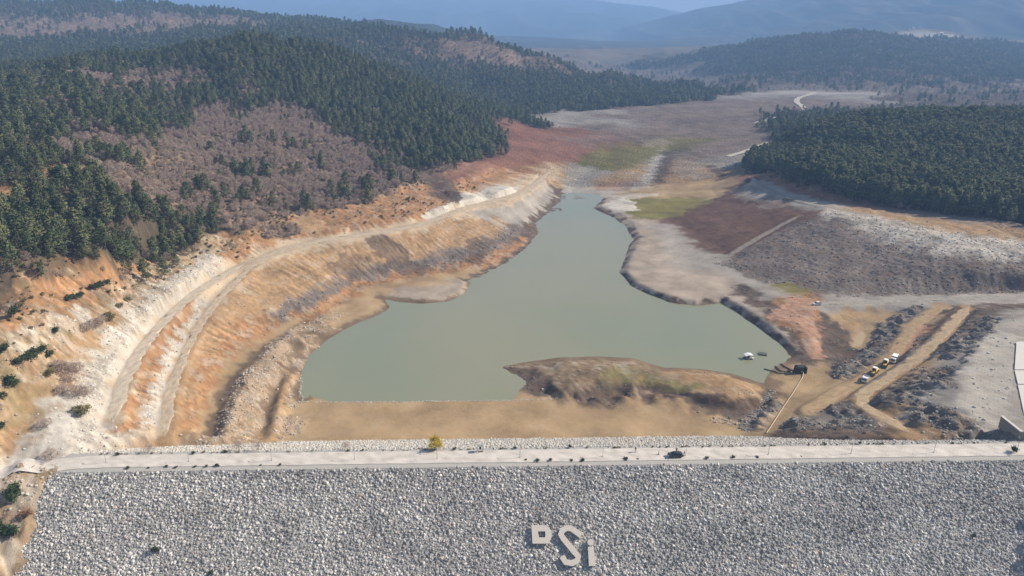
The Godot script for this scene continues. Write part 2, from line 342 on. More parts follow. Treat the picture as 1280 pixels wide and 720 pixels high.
# ---------------------------------------------------------------- rasters of the ground
class Raster:
	var x0 := 0.0
	var z0 := 0.0   # nearest row; rows run away from the dam (towards -z)
	var step := 1.0
	var nx := 0
	var nz := 0
	var h := PackedFloat32Array()
	var col := PackedVector3Array()
	var pine := PackedFloat32Array()
	var brush := PackedFloat32Array()
	var rough := PackedFloat32Array()
	var stone := PackedFloat32Array()
	var rill := PackedFloat32Array()
	func setup(a: float, b: float, c: float, d: float, s: float) -> void:
		x0 = a; z0 = c; step = s
		nx = int((b - a) / s) + 1
		nz = int((c - d) / s) + 1
		var n := nx * nz
		h.resize(n); col.resize(n); pine.resize(n); brush.resize(n); rough.resize(n); stone.resize(n); rill.resize(n)
	func inside(x: float, z: float) -> bool:
		return x > x0 + step and x < x0 + (nx - 2) * step and z < z0 - step and z > z0 - (nz - 2) * step
	func cell(x: float, z: float) -> int:
		var i := clampi(int(round((x - x0) / step)), 0, nx - 1)
		var j := clampi(int(round((z0 - z) / step)), 0, nz - 1)
		return j * nx + i
	func height(x: float, z: float) -> float:
		var fx := clampf((x - x0) / step, 0.0, nx - 1.001)
		var fz := clampf((z0 - z) / step, 0.0, nz - 1.001)
		var i := int(fx)
		var j := int(fz)
		fx -= i; fz -= j
		var k := j * nx + i
		return lerpf(lerpf(h[k], h[k + 1], fx), lerpf(h[k + nx], h[k + nx + 1], fx), fz)

var near := Raster.new()
var middle := Raster.new()
var far := Raster.new()

func raster_at(x: float, z: float) -> Raster:
	if near.inside(x, z): return near
	if middle.inside(x, z): return middle
	return far

func ground(x: float, z: float) -> float:
	return raster_at(x, z).height(x, z)

func fill_rasters() -> void:
	var points := PackedVector2Array()
	var levels := PackedFloat32Array()
	var kinds := []
	var cells := {}
	for line in LINES:
		var k: Array = KINDS[line[0]]
		var raw: Array = line[2]
		var prev := Vector3.ZERO
		for n in raw.size() / 3:
			var p: Vector3
			var a: float = raw[n * 3]
			var b: float = raw[n * 3 + 1]
			var c: float = raw[n * 3 + 2]
			if line[1] == "e": p = at_level(a, b, c)
			elif line[1] == "d": p = at_range(a, b, c)
			else: p = Vector3(a, c, b)
			var steps := 1
			if n > 0:
				steps = maxi(1, int(ceil(Vector2(p.x - prev.x, p.z - prev.z).length() / maxf(6.0, -p.z * 0.03))))
			for s in range(1, steps + 1):
				var q: Vector3 = p if n == 0 else prev.lerp(p, float(s) / steps)
				var r := 1.2 if q.z > -300.0 else (2.5 if q.z > -700.0 else 8.0)
				var key := Vector3i(int(floor(q.x / r)), int(floor(q.z / r)), int(r))
				if cells.has(key): continue
				cells[key] = true
				points.append(Vector2(q.x, q.z) + Vector2(sin(points.size() * 1.7), cos(points.size() * 2.3)) * 0.05)
				levels.append(q.y)
				kinds.append(k)
			prev = p
	var tri := Geometry2D.triangulate_delaunay(points)
	print("ground points ", points.size(), " triangles ", tri.size() / 3)
	for r: Raster in [near, middle, far]:
		for t in tri.size() / 3:
			var ia := tri[t * 3]
			var ib := tri[t * 3 + 1]
			var ic := tri[t * 3 + 2]
			var a := points[ia]
			var b := points[ib]
			var c := points[ic]
			var i0 := maxi(0, int(ceil((minf(a.x, minf(b.x, c.x)) - r.x0) / r.step)))
			var i1 := mini(r.nx - 1, int(floor((maxf(a.x, maxf(b.x, c.x)) - r.x0) / r.step)))
			var j0 := maxi(0, int(ceil((r.z0 - maxf(a.y, maxf(b.y, c.y))) / r.step)))
			var j1 := mini(r.nz - 1, int(floor((r.z0 - minf(a.y, minf(b.y, c.y))) / r.step)))
			if i0 > i1 or j0 > j1: continue
			var det := (b.y - c.y) * (a.x - c.x) + (c.x - b.x) * (a.y - c.y)
			if absf(det) < 1e-6: continue
			var ka: Array = kinds[ia]
			var kb: Array = kinds[ib]
			var kc: Array = kinds[ic]
			for j in range(j0, j1 + 1):
				var z := r.z0 - j * r.step
				for i in range(i0, i1 + 1):
					var x := r.x0 + i * r.step
					var wa := ((b.y - c.y) * (x - c.x) + (c.x - b.x) * (z - c.y)) / det
					var wb := ((c.y - a.y) * (x - c.x) + (a.x - c.x) * (z - c.y)) / det
					var wc := 1.0 - wa - wb
					if wa < -1e-4 or wb < -1e-4 or wc < -1e-4: continue
					var n := j * r.nx + i
					r.h[n] = wa * levels[ia] + wb * levels[ib] + wc * levels[ic]
					wa = wa * wa * maxf(wa, 0); wb = wb * wb * maxf(wb, 0); wc = wc * wc * maxf(wc, 0)
					var s := 1.0 / (wa + wb + wc)
					wa *= s; wb *= s; wc *= s
					r.col[n] = ka[0] * wa + kb[0] * wb + kc[0] * wc
					r.pine[n] = ka[1] * wa + kb[1] * wb + kc[1] * wc
					r.brush[n] = ka[2] * wa + kb[2] * wb + kc[2] * wc
					r.rough[n] = ka[3] * wa + kb[3] * wb + kc[3] * wc
					r.stone[n] = ka[4] * wa + kb[4] * wb + kc[4] * wc

func blur(r: Raster, passes: int) -> void:
	for p in passes:
		var src := r.h.duplicate()
		for j in range(1, r.nz - 1):
			for i in range(1, r.nx - 1):
				var k := j * r.nx + i
				r.h[k] = (src[k] * 4.0 + (src[k - 1] + src[k + 1] + src[k - r.nx] + src[k + r.nx]) * 2.0 + src[k - 1 - r.nx] + src[k + 1 - r.nx] + src[k - 1 + r.nx] + src[k + 1 + r.nx]) / 16.0

# ragged borders between kinds of ground
func warp(r: Raster, reach: float, freq: float) -> void:
	var n1 := noise(freq, 4, 11)
	var n2 := noise(freq, 4, 12)
	var c0 := r.col.duplicate()
	var s0 := r.stone.duplicate()
	var p0 := r.pine.duplicate()
	var b0 := r.brush.duplicate()
	for j in r.nz:
		var z := r.z0 - j * r.step
		for i in r.nx:
			var x := r.x0 + i * r.step
			var k := j * r.nx + i
			var m := r.cell(x + n1.get_noise_2d(x, z) * reach, z + n2.get_noise_2d(x, z) * reach)
			r.col[k] = c0[m]
			r.stone[k] = s0[m]
			r.pine[k] = p0[m]
			r.brush[k] = b0[m]

# ---------------------------------------------------------------- patches of other soil, with shade painted into a few dark ones
func patch(kind: String, pixels: Array, strength := 1.0, ragged := 4.0) -> void:
	var k: Array = KINDS[kind]
	var poly := PackedVector2Array()
	for n in pixels.size() / 2:
		var p := on_ground(pixels[n * 2], pixels[n * 2 + 1])
		poly.append(Vector2(p.x, p.z))
	var box := Rect2(poly[0], Vector2.ZERO)
	for p in poly: box = box.expand(p)
	box = box.grow(ragged)
	var nz1 := noise(0.09, 4, 31)
	var nz2 := noise(0.09, 4, 32)
	for r: Raster in [near, middle]:
		var i0 := maxi(0, int((box.position.x - r.x0) / r.step))
		var i1 := mini(r.nx - 1, int((box.end.x - r.x0) / r.step))
		var j0 := maxi(0, int((r.z0 - box.end.y) / r.step))
		var j1 := mini(r.nz - 1, int((r.z0 - box.position.y) / r.step))
		for j in range(j0, j1 + 1):
			for i in range(i0, i1 + 1):
				var x := r.x0 + i * r.step
				var z := r.z0 - j * r.step
				var q := Vector2(x + nz1.get_noise_2d(x, z) * ragged * 2.0, z + nz2.get_noise_2d(x, z) * ragged * 2.0)
				if Geometry2D.is_point_in_polygon(q, poly):
					var m := j * r.nx + i
					r.col[m] = r.col[m].lerp(k[0], strength)
					r.stone[m] = lerpf(r.stone[m], k[4], strength)
					r.pine[m] = lerpf(r.pine[m], k[1], strength)
					r.brush[m] = lerpf(r.brush[m], k[2], strength)
					r.rough[m] = lerpf(r.rough[m], k[3], strength)

# ---------------------------------------------------------------- dam frame
var dam_mid := Vector3.ZERO
var dam_along := Vector3.RIGHT
var dam_up := Vector3.FORWARD      # horizontal, towards the reservoir
const FACE := 0.625                # drop of the downstream face per metre
const HALF := 4.6

func dam_point(along: float, across: float, level: float) -> Vector3:
	return dam_mid + dam_along * along + dam_up * across + Vector3(0, level, 0)

func on_face(px: float, py: float) -> Vector3:
	var d := ray(px, py)
	# level = -0.4 + (across + HALF) * FACE for across < -HALF
	var o := Vector3(0, CAM_H, 0)
	var oa := (o - dam_mid).dot(dam_up)
	var da := d.dot(dam_up)
	var t := (-0.4 + (oa + HALF) * FACE - o.y) / (d.y - da * FACE)
	return o + d * t

# ---------------------------------------------------------------- meshes
func ground_mesh(r: Raster, hole: Rect2, grain: FastNoiseLite, cut_near := 0.0) -> ArrayMesh:
	var n := r.nx * r.nz
	var v := PackedVector3Array(); v.resize(n)
	var nm := PackedVector3Array(); nm.resize(n)
	var cl := PackedColorArray(); cl.resize(n)
	var rng := RandomNumberGenerator.new(); rng.seed = 5
	var fine := noise(0.35 / r.step, 4, 44)
	fine.fractal_gain = 0.65
	var vein := noise(0.09 / r.step, 5, 45)
	vein.fractal_gain = 0.6
	var silt := noise(0.12, 3, 46)
	for j in r.nz:
		for i in r.nx:
			var k := j * r.nx + i
			v[k] = Vector3(r.x0 + i * r.step, r.h[k], r.z0 - j * r.step)
			var l := r.h[k - 1] if i > 0 else r.h[k]
			var rr := r.h[k + 1] if i < r.nx - 1 else r.h[k]
			var b := r.h[k - r.nx] if j > 0 else r.h[k]
			var f := r.h[k + r.nx] if j < r.nz - 1 else r.h[k]
			nm[k] = Vector3(l - rr, 2.0 * r.step, f - b).normalized()
			var x := v[k].x
			var z := v[k].z
			var rg := clampf(r.rough[k] * 1.6, 0.18 if r.step < 2.0 else 0.5, 1.0)
			var g := 1.0 + grain.get_noise_2d(x, z) * 0.35 + fine.get_noise_2d(x, z) * 0.55 * rg + rng.randf_range(-0.09, 0.09) * (0.4 + rg)
			var c := r.col[k]
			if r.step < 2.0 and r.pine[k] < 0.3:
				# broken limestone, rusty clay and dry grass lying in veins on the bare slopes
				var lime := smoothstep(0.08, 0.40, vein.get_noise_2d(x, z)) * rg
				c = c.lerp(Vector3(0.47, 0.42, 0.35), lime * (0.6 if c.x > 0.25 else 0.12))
				var clay := smoothstep(0.14, 0.45, vein.get_noise_2d(x + 900.0, z)) * rg
				c = c.lerp(Vector3(0.27, 0.155, 0.095), clay * 0.5)
				var turf := smoothstep(0.04, 0.36, vein.get_noise_2d(x, z + 900.0)) * rg
				if v[k].y > 2.0: c = c.lerp(Vector3(0.17, 0.145, 0.085), turf * 0.7)
			# tide lines of silt left by the falling water
			if v[k].y < -1.5: g *= 1.0 + silt.get_noise_2d(v[k].y * 6.0 + grain.get_noise_2d(z, x) * 6.0, 3.0) * 0.16
			g *= 1.0 + clampf(r.rill[k] * 1.7, -0.35, 0.4)
			c *= g
			cl[k] = Color(c.x, c.y, c.z)
	var ix := PackedInt32Array()
	for j in r.nz - 1:
		for i in r.nx - 1:
			var x := r.x0 + i * r.step
			var z := r.z0 - j * r.step
			if hole.size.x > 0 and x > hole.position.x - 0.01 and x + r.step < hole.end.x + 0.01 and z < hole.end.y + 0.01 and z - r.step > hole.position.y - 0.01: continue
			var k := j * r.nx + i
			ix.append(k); ix.append(k + r.nx); ix.append(k + 1)
			ix.append(k + 1); ix.append(k + r.nx); ix.append(k + r.nx + 1)
	var a := []
	a.resize(Mesh.ARRAY_MAX)
	a[Mesh.ARRAY_VERTEX] = v
	a[Mesh.ARRAY_NORMAL] = nm
	a[Mesh.ARRAY_COLOR] = cl
	a[Mesh.ARRAY_INDEX] = ix
	var m := ArrayMesh.new()
	m.add_surface_from_arrays(Mesh.PRIMITIVE_TRIANGLES, a)
	return m

func ground_material(scale_m: float, relief: float, darkest := 0.72) -> StandardMaterial3D:
	var m := StandardMaterial3D.new()
	m.vertex_color_use_as_albedo = true
	m.roughness = 0.95
	m.metallic_specular = 0.2
	var t := NoiseTexture2D.new()
	t.width = 512; t.height = 512; t.seamless = true
	var n := noise(0.02, 6, 3)
	n.fractal_gain = 0.62
	t.noise = n
	var g := Gradient.new()
	g.set_color(0, Color(darkest, darkest, darkest)); g.set_color(1, Color(1, 1, 1))
	t.color_ramp = g
	m.albedo_texture = t
	var b := NoiseTexture2D.new()
	b.width = 512; b.height = 512; b.seamless = true
	b.noise = n
	b.as_normal_map = true
	b.bump_strength = 10.0
	m.normal_enabled = true
	m.normal_texture = b
	m.normal_scale = relief
	m.uv1_triplanar = true
	m.uv1_world_triplanar = true
	m.uv1_scale = Vector3.ONE / scale_m
	return m

func plain(c: Color, rough := 0.9, metal := 0.0) -> StandardMaterial3D:
	var m := StandardMaterial3D.new()
	m.albedo_color = c.linear_to_srgb()
	m.roughness = rough
	m.metallic = metal
	return m

# a stone: an uneven, flat-faced lump about one metre across
func stone_mesh(seed_value: int, flatness := 0.75) -> ArrayMesh:
	var rng := RandomNumberGenerator.new(); rng.seed = seed_value
	var g := (1.0 + sqrt(5.0)) / 2.0
	var p := [Vector3(-1, g, 0), Vector3(1, g, 0), Vector3(-1, -g, 0), Vector3(1, -g, 0), Vector3(0, -1, g), Vector3(0, 1, g), Vector3(0, -1, -g), Vector3(0, 1, -g), Vector3(g, 0, -1), Vector3(g, 0, 1), Vector3(-g, 0, -1), Vector3(-g, 0, 1)]
	var f := [0, 11, 5, 0, 5, 1, 0, 1, 7, 0, 7, 10, 0, 10, 11, 1, 5, 9, 5, 11, 4, 11, 10, 2, 10, 7, 6, 7, 1, 8, 3, 9, 4, 3, 4, 2, 3, 2, 6, 3, 6, 8, 3, 8, 9, 4, 9, 5, 2, 4, 11, 6, 2, 10, 8, 6, 7, 9, 8, 1]
	var sx := rng.randf_range(0.8, 1.25)
	for i in 12:
		var q: Vector3 = p[i].normalized() * rng.randf_range(0.34, 0.58)
		q = q.clamp(Vector3.ONE * -0.44, Vector3.ONE * 0.44)
		p[i] = Vector3(q.x * sx, q.y * flatness, q.z / sx)
	var st := SurfaceTool.new()
	st.begin(Mesh.PRIMITIVE_TRIANGLES)
	st.set_smooth_group(-1)
	for i in f.size() / 3:
		for c in [0, 2, 1]: st.add_vertex(p[f[i * 3 + c]])
	st.generate_normals()
	return st.commit()

func copies(called: String, mesh: Mesh, mat: Material, where: Array, tints: PackedColorArray, parent: Node) -> MultiMeshInstance3D:
	var mm := MultiMesh.new()
	mm.transform_format = MultiMesh.TRANSFORM_3D
	mm.use_colors = tints.size() > 0
	mm.mesh = mesh
	mm.instance_count = where.size()
	for i in where.size():
		mm.set_instance_transform(i, where[i])
		if tints.size() > 0: mm.set_instance_color(i, tints[i])
	var o := MultiMeshInstance3D.new()
	o.multimesh = mm
	o.material_override = mat
	o.name = numbered(called) if parent == self else called
	parent.add_child(o, true)
	o.set_meta("kind", "stuff")
	return o

func stone_material() -> StandardMaterial3D:
	var m := ground_material(1.6, 0.6)
	m.roughness = 0.9
	return m

func tube(st: SurfaceTool, a: Vector3, b: Vector3, ra: float, rb: float, sides := 6) -> void:
	var d := (b - a).normalized()
	var u := d.cross(Vector3.UP if absf(d.y) < 0.95 else Vector3.RIGHT).normalized()
	var w := d.cross(u)
	for i in sides:
		var t0 := TAU * i / sides
		var t1 := TAU * (i + 1) / sides
		var n0 := u * cos(t0) + w * sin(t0)
		var n1 := u * cos(t1) + w * sin(t1)
		var flip := (n1 - n0).cross(b - a).dot(n0) > 0.0
		for v in [[a + n0 * ra, n0], [b + n0 * rb, n0], [b + n1 * rb, n1], [a + n0 * ra, n0], [b + n1 * rb, n1], [a + n1 * ra, n1]] if flip else [[a + n0 * ra, n0], [b + n1 * rb, n1], [b + n0 * rb, n0], [a + n0 * ra, n0], [a + n1 * ra, n1], [b + n1 * rb, n1]]:
			st.set_normal(v[1]); st.add_vertex(v[0])

# a triangle wound so that its front is the side that n points to
func tri(st: SurfaceTool, a: Vector3, b: Vector3, c: Vector3, n: Vector3) -> void:
	st.set_normal(n)
	st.add_vertex(a)
	if (c - a).cross(b - a).dot(n) >= 0.0:
		st.add_vertex(b); st.add_vertex(c)
	else:
		st.add_vertex(c); st.add_vertex(b)

func leaf(st: SurfaceTool, c: Vector3, size: float, rng: RandomNumberGenerator, tone: Color, droop := 0.3, out := Vector3.ZERO) -> void:
	var u := Vector3(rng.randfn(), rng.randfn() * 0.5, rng.randfn()).normalized()
	var w := u.cross(Vector3(rng.randfn(), rng.randfn() + droop, rng.randfn())).normalized()
	var n := u.cross(w)
	if n.dot(out) < 0 or (out == Vector3.ZERO and n.y < 0): n = -n
	if out != Vector3.ZERO: n = (n * 0.55 + out.normalized()).normalized()
	st.set_color(tone)
	tri(st, c - u * size * 0.5 - w * size * 0.22, c + u * size * 0.55, c - u * size * 0.2 + w * size * 0.42, n)

func begin() -> SurfaceTool:
	var st := SurfaceTool.new()
	st.begin(Mesh.PRIMITIVE_TRIANGLES)
	return st

# a pine: [crown, trunk]; height 1 unit = 1 m at full size
func pine_meshes(seed_value: int, tall: float, wide: float, clumps: int, leaves: int, leaf_size: float, shade := 1.0, hue := 1.0) -> Array:
	var rng := RandomNumberGenerator.new(); rng.seed = seed_value
	var st := begin()
	var tr := begin()
	var lean := Vector3(rng.randf_range(-0.04, 0.04), 0, rng.randf_range(-0.04, 0.04))
	tube(tr, Vector3.ZERO, lean * tall * 0.5 + Vector3(0, tall * 0.5, 0), tall * 0.016, tall * 0.011, 6)
	tube(tr, lean * tall * 0.5 + Vector3(0, tall * 0.5, 0), lean * tall + Vector3(0, tall * 0.95, 0), tall * 0.011, tall * 0.003, 5)
	var base := rng.randf_range(0.14, 0.30)
	var turn := rng.randf() * TAU
	for i in clumps:
		var t := base + (1.0 - base) * pow((i + 0.5) / clumps, 0.85)
		var k := (t - base) / (1.0 - base)
		var env := wide * 0.5 * (pow(1.0 - k, 0.50) * (0.55 + 0.45 * smoothstep(0.0, 0.22, k)) + 0.05)
		turn += 2.4 + rng.randf_range(-0.5, 0.5)
		var reach := env * rng.randf_range(0.45, 1.12)
		var hub := Vector3(0, tall * t, 0) + lean * tall * t
		var c := hub + Vector3(cos(turn) * reach, reach * rng.randf_range(-0.12, 0.28), sin(turn) * reach)
		if i % 3 == 0: tube(tr, hub - Vector3(0, reach * 0.2, 0), c, tall * 0.004, tall * 0.002, 3)
		var tone := rng.randf_range(0.75, 1.25) * shade
		var warm := rng.randf_range(0.9, 1.15) * hue
		var spread := maxf(wide * 0.10, env * 0.42)
		for l in leaves:
			var o := Vector3(rng.randfn(), rng.randfn() * 0.55, rng.randfn()) * spread * 0.55
			leaf(st, c + o, leaf_size * rng.randf_range(0.7, 1.3), rng, Color(0.088 * tone * warm, 0.110 * tone, 0.052 * tone), 0.3, c + o - Vector3(0, tall * 0.42, 0))
	return [st.commit(), tr.commit()]

# a leafless tree: limbs forking into fine twigs
func bare_meshes(seed_value: int, tall: float, wide: float, twigs: int, twig: float) -> Array:
	var rng := RandomNumberGenerator.new(); rng.seed = seed_value
	var tr := begin()
	var st := begin()
	for s in 4:
		var a := TAU * s / 4.0 + rng.randf()
		var lean := rng.randf_range(0.12, 0.4)
		var mid := Vector3(cos(a) * lean, 1, sin(a) * lean) * tall * 0.45
		tube(tr, Vector3(cos(a), 0, sin(a)) * 0.1, mid, tall * 0.014, tall * 0.009, 5)
		for b in 5:
			var c := mid + Vector3(rng.randfn() * wide * 0.22, tall * rng.randf_range(0.1, 0.5), rng.randfn() * wide * 0.22)
			tube(tr, mid, c, tall * 0.008, tall * 0.003, 3)
	for i in twigs:
		var k := rng.randf()
		var a := rng.randf() * TAU
		var rad := wide * 0.5 * sqrt(rng.randf()) * (0.35 + 0.65 * sin(PI * clampf(k * 0.9 + 0.1, 0, 1)))
		var c := Vector3(cos(a) * rad, tall * (0.22 + 0.78 * k), sin(a) * rad)
		var d := (Vector3(cos(a), rng.randf_range(0.2, 1.4), sin(a)) + Vector3(rng.randfn(), rng.randfn(), rng.randfn()) * 0.5).normalized()
		var side := d.cross(Vector3(rng.randfn(), rng.randfn(), rng.randfn())).normalized()
		var tone := rng.randf_range(0.7, 1.3)
		st.set_color(Color(0.34 * tone, 0.265 * tone, 0.225 * tone))
		var n := side.cross(d)
		if n.y < 0: n = -n
		tri(st, c - d * twig * 0.5 - side * twig * 0.07, c + d * twig * 0.5, c - d * twig * 0.5 + side * twig * 0.07, n)
	return [st.commit(), tr.commit()]

# a round bush: [foliage, stem]
func bush_meshes(seed_value: int, tall: float, wide: float, leaves: int, size: float, tone: Color) -> Array:
	var rng := RandomNumberGenerator.new(); rng.seed = seed_value
	var st := begin()
	var tr := begin()
	for s in 5:
		var a := TAU * s / 5.0 + rng.randf()
		tube(tr, Vector3(cos(a), -0.3, sin(a)) * 0.12, Vector3(cos(a) * wide * 0.25, tall * rng.randf_range(0.45, 0.8), sin(a) * wide * 0.25), tall * 0.02, tall * 0.008, 4)
	var lumps := []
	for s in 9:
		var a := rng.randf() * TAU
		var rad := wide * 0.34 * sqrt(rng.randf())
		lumps.append([Vector3(cos(a) * rad, tall * rng.randf_range(0.28, 0.78), sin(a) * rad), rng.randf_range(0.7, 1.3)])
	for i in leaves:
		var l: Array = lumps[i % lumps.size()]
		var o := Vector3(rng.randfn(), rng.randfn(), rng.randfn()) * Vector3(wide, tall, wide) * 0.105
		var t: float = l[1] * rng.randf_range(0.8, 1.2)
		leaf(st, (l[0] + o).max(Vector3(-99, 0.05, -99)), size * rng.randf_range(0.7, 1.3), rng, Color(tone.r * t, tone.g * t, tone.b * t))
	return [st.commit(), tr.commit()]

func leaf_material(back: float) -> StandardMaterial3D:
	var m := StandardMaterial3D.new()
	m.vertex_color_use_as_albedo = true
	m.roughness = 0.85
	m.metallic_specular = 0.25
	m.cull_mode = BaseMaterial3D.CULL_DISABLED
	if back > 0:
		m.backlight_enabled = true
		m.backlight = Color(back, back, back)
	return m

# ---------------------------------------------------------------- haul roads: benches in the ground and a strip of fines on them
func road_line(pixels: Array, spacing: float) -> PackedVector3Array:
	var c := Curve3D.new()
	c.bake_interval = spacing
	var pts := []
	for n in pixels.size() / 2: pts.append(on_ground(pixels[n * 2], pixels[n * 2 + 1]))
	for n in pts.size():
		var a: Vector3 = pts[maxi(0, n - 1)]
		var b: Vector3 = pts[mini(pts.size() - 1, n + 1)]
		var t: Vector3 = (b - a) / 6.0
		c.add_point(pts[n], -t, t)
	var line := c.get_baked_points()
	for k in 6:
		var src := line.duplicate()
		for n in range(1, line.size() - 1): line[n].y = (src[n - 1].y + src[n].y + src[n + 1].y) / 3.0
	return line

func bench(line: PackedVector3Array, width: float) -> void:
	var r := near
	var reach := width * 0.5 + 3.0
	var best := {}
	for n in line.size() - 1:
		var a := line[n]
		var b := line[n + 1]
		var ab := Vector2(b.x - a.x, b.z - a.z)
		var l2 := maxf(ab.length_squared(), 1e-4)
		var i0 := maxi(0, int((minf(a.x, b.x) - reach - r.x0) / r.step))
		var i1 := mini(r.nx - 1, int((maxf(a.x, b.x) + reach - r.x0) / r.step) + 1)
		var j0 := maxi(0, int((r.z0 - maxf(a.z, b.z) - reach) / r.step))
		var j1 := mini(r.nz - 1, int((r.z0 - minf(a.z, b.z) + reach) / r.step) + 1)
		for j in range(j0, j1 + 1):
			for i in range(i0, i1 + 1):
				var p := Vector2(r.x0 + i * r.step - a.x, r.z0 - j * r.step - a.z)
				var t := clampf(p.dot(ab) / l2, 0, 1)
				var d := p.distance_to(ab * t)
				if d > reach: continue
				var k := j * r.nx + i
				if not best.has(k) or best[k].x > d: best[k] = Vector2(d, lerpf(a.y, b.y, t))
	for k in best:
		var w := 1.0 - smoothstep(width * 0.5 + 0.6, reach, best[k].x)
		r.h[k] = lerpf(r.h[k], best[k].y, w)
		r.rough[k] *= 1.0 - w
		r.stone[k] *= 1.0 - w
		r.pine[k] *= 1.0 - w
		r.brush[k] *= 1.0 - w

func strip_mesh(line: PackedVector3Array, width: float, lift: float, tone: Vector3, seed_value: int, ragged := 0.4, taper := false) -> ArrayMesh:
	var nz1 := noise(0.12, 3, seed_value)
	var nz2 := noise(0.35, 3, seed_value + 1)
	var st := begin()
	var across := 6
	var rows := []
	for n in line.size():
		var t := (line[mini(n + 1, line.size() - 1)] - line[maxi(n - 1, 0)])
		t.y = 0
		t = t.normalized()
		var s := Vector3(-t.z, 0, t.x)
		var row := []
		for k in across + 1:
			var u := float(k) / across * 2.0 - 1.0
			var edge := 1.0 + (nz1.get_noise_2d(n * 1.7, u * 30.0) * ragged)
			if taper: edge *= clampf(minf(n, line.size() - 1 - n) / 7.0, 0.12, 1.0)
			var p := line[n] + s * (u * width * 0.5 * edge)
			var rut := 0.05 * (1.0 if absf(absf(u) - 0.45) < 0.2 else 0.0)
			p.y += lift - rut - (0.12 if absf(u) > 0.9 else 0.0)
			row.append(p)
		rows.append(row)
	for n in rows.size() - 1:
		for k in across:
			for q in [[n, k], [n + 1, k], [n + 1, k + 1], [n, k], [n + 1, k + 1], [n, k + 1]]:
				var p: Vector3 = rows[q[0]][q[1]]
				var c := tone * (1.0 + nz2.get_noise_2d(p.x, p.z) * 0.35)
				st.set_color(Color(c.x, c.y, c.z))
				st.add_vertex(p)
	st.index()
	st.generate_normals()
	return st.commit()

func in_view(p: Vector3, margin: float) -> bool:
	var q := to_pixel(p)
	return q.z > 20.0 and q.x > -margin and q.x < 1280.0 + margin and q.y > -margin and q.y < 720.0 + margin * 2.0

func _ready() -> void:
	stage_time = Time.get_ticks_msec()
	# camera
	var cam := Camera3D.new()
	cam.name = "camera"
	cam.fov = rad_to_deg(2.0 * atan(360.0 / FOCAL))
	cam.position = Vector3(0, CAM_H, 0)
	cam.rotation.x = -pitch
	cam.near = 1.0
	cam.far = 40000.0
	add_child(cam)
	cam.current = true
	# sky and air
	var env := Environment.new()
	var sky_mat := ProceduralSkyMaterial.new()
	sky_mat.sky_top_color = Color(0.42, 0.48, 0.57)
	sky_mat.sky_horizon_color = Color(1.1, 1.07, 1.04)
	sky_mat.sky_curve = 0.05
	sky_mat.ground_horizon_color = Color(0.62, 0.66, 0.70)
	sky_mat.ground_bottom_color = Color(0.3, 0.28, 0.25)
	sky_mat.sky_energy_multiplier = 1.0
	var sky := Sky.new()
	sky.sky_material = sky_mat
	env.background_mode = Environment.BG_SKY
	env.sky = sky
	env.tonemap_mode = Environment.TONE_MAPPER_LINEAR
	env.tonemap_exposure = 1.88
	env.sdfgi_enabled = true
	env.ssao_enabled = true
	env.ssil_enabled = true
	env.fog_enabled = true
	env.fog_density = 0.00022
	env.fog_light_color = Color(0.60, 0.77, 1.0)
	var we := WorldEnvironment.new()
	we.name = "daylight"
	we.environment = env
	add_child(we)
	# sun: low on the right, a little beyond the dam
	var sun := DirectionalLight3D.new()
	sun.name = "sun"
	sun.light_energy = 1.6
	sun.light_color = Color(1.0, 0.95, 0.87)
	sun.light_angular_distance = 0.5
	sun.shadow_enabled = true
	add_child(sun)
	var elev := deg_to_rad(35.0)
	var to_sun := Vector3(0.985 * cos(elev), sin(elev), -0.17 * cos(elev)).normalized()
	sun.look_at_from_position(to_sun * 1000.0, Vector3.ZERO)

	# dam axis from two points of the crest road
	var pa := at_level(100, 577.5, 0)
	var pb := at_level(1270, 562.5, 0)
	dam_along = (pb - pa).normalized()
	dam_up = Vector3(dam_along.z, 0, -dam_along.x)
	dam_mid = (pa + pb) * 0.5
	build_ground()
	build_mountains()
	say("mountains")
	build_roads()
	build_dam()
	say("dam")
	build_stones()
	scatter_along("shore_stones", [376,470, 375,490, 378,502, 450,502.6, 550,501.4, 640,500.2, 698,498.6], -19.8, 0.35, 0.5, Vector3(0.62, 0.56, 0.48), "pale stones lining the water edge along the silt strip")
	scatter_along("strewn_boulders", [893,524, 905,526, 918,529, 925,534, 935,527, 945,515, 958,500, 968,488], -19.0, 0.16, 1.6, Vector3(0.50, 0.47, 0.43), "line of pale boulders between the silt and the delivery pipe")
	build_scrub()
	say("stones")
	build_woods()
	build_things()
	say("things")

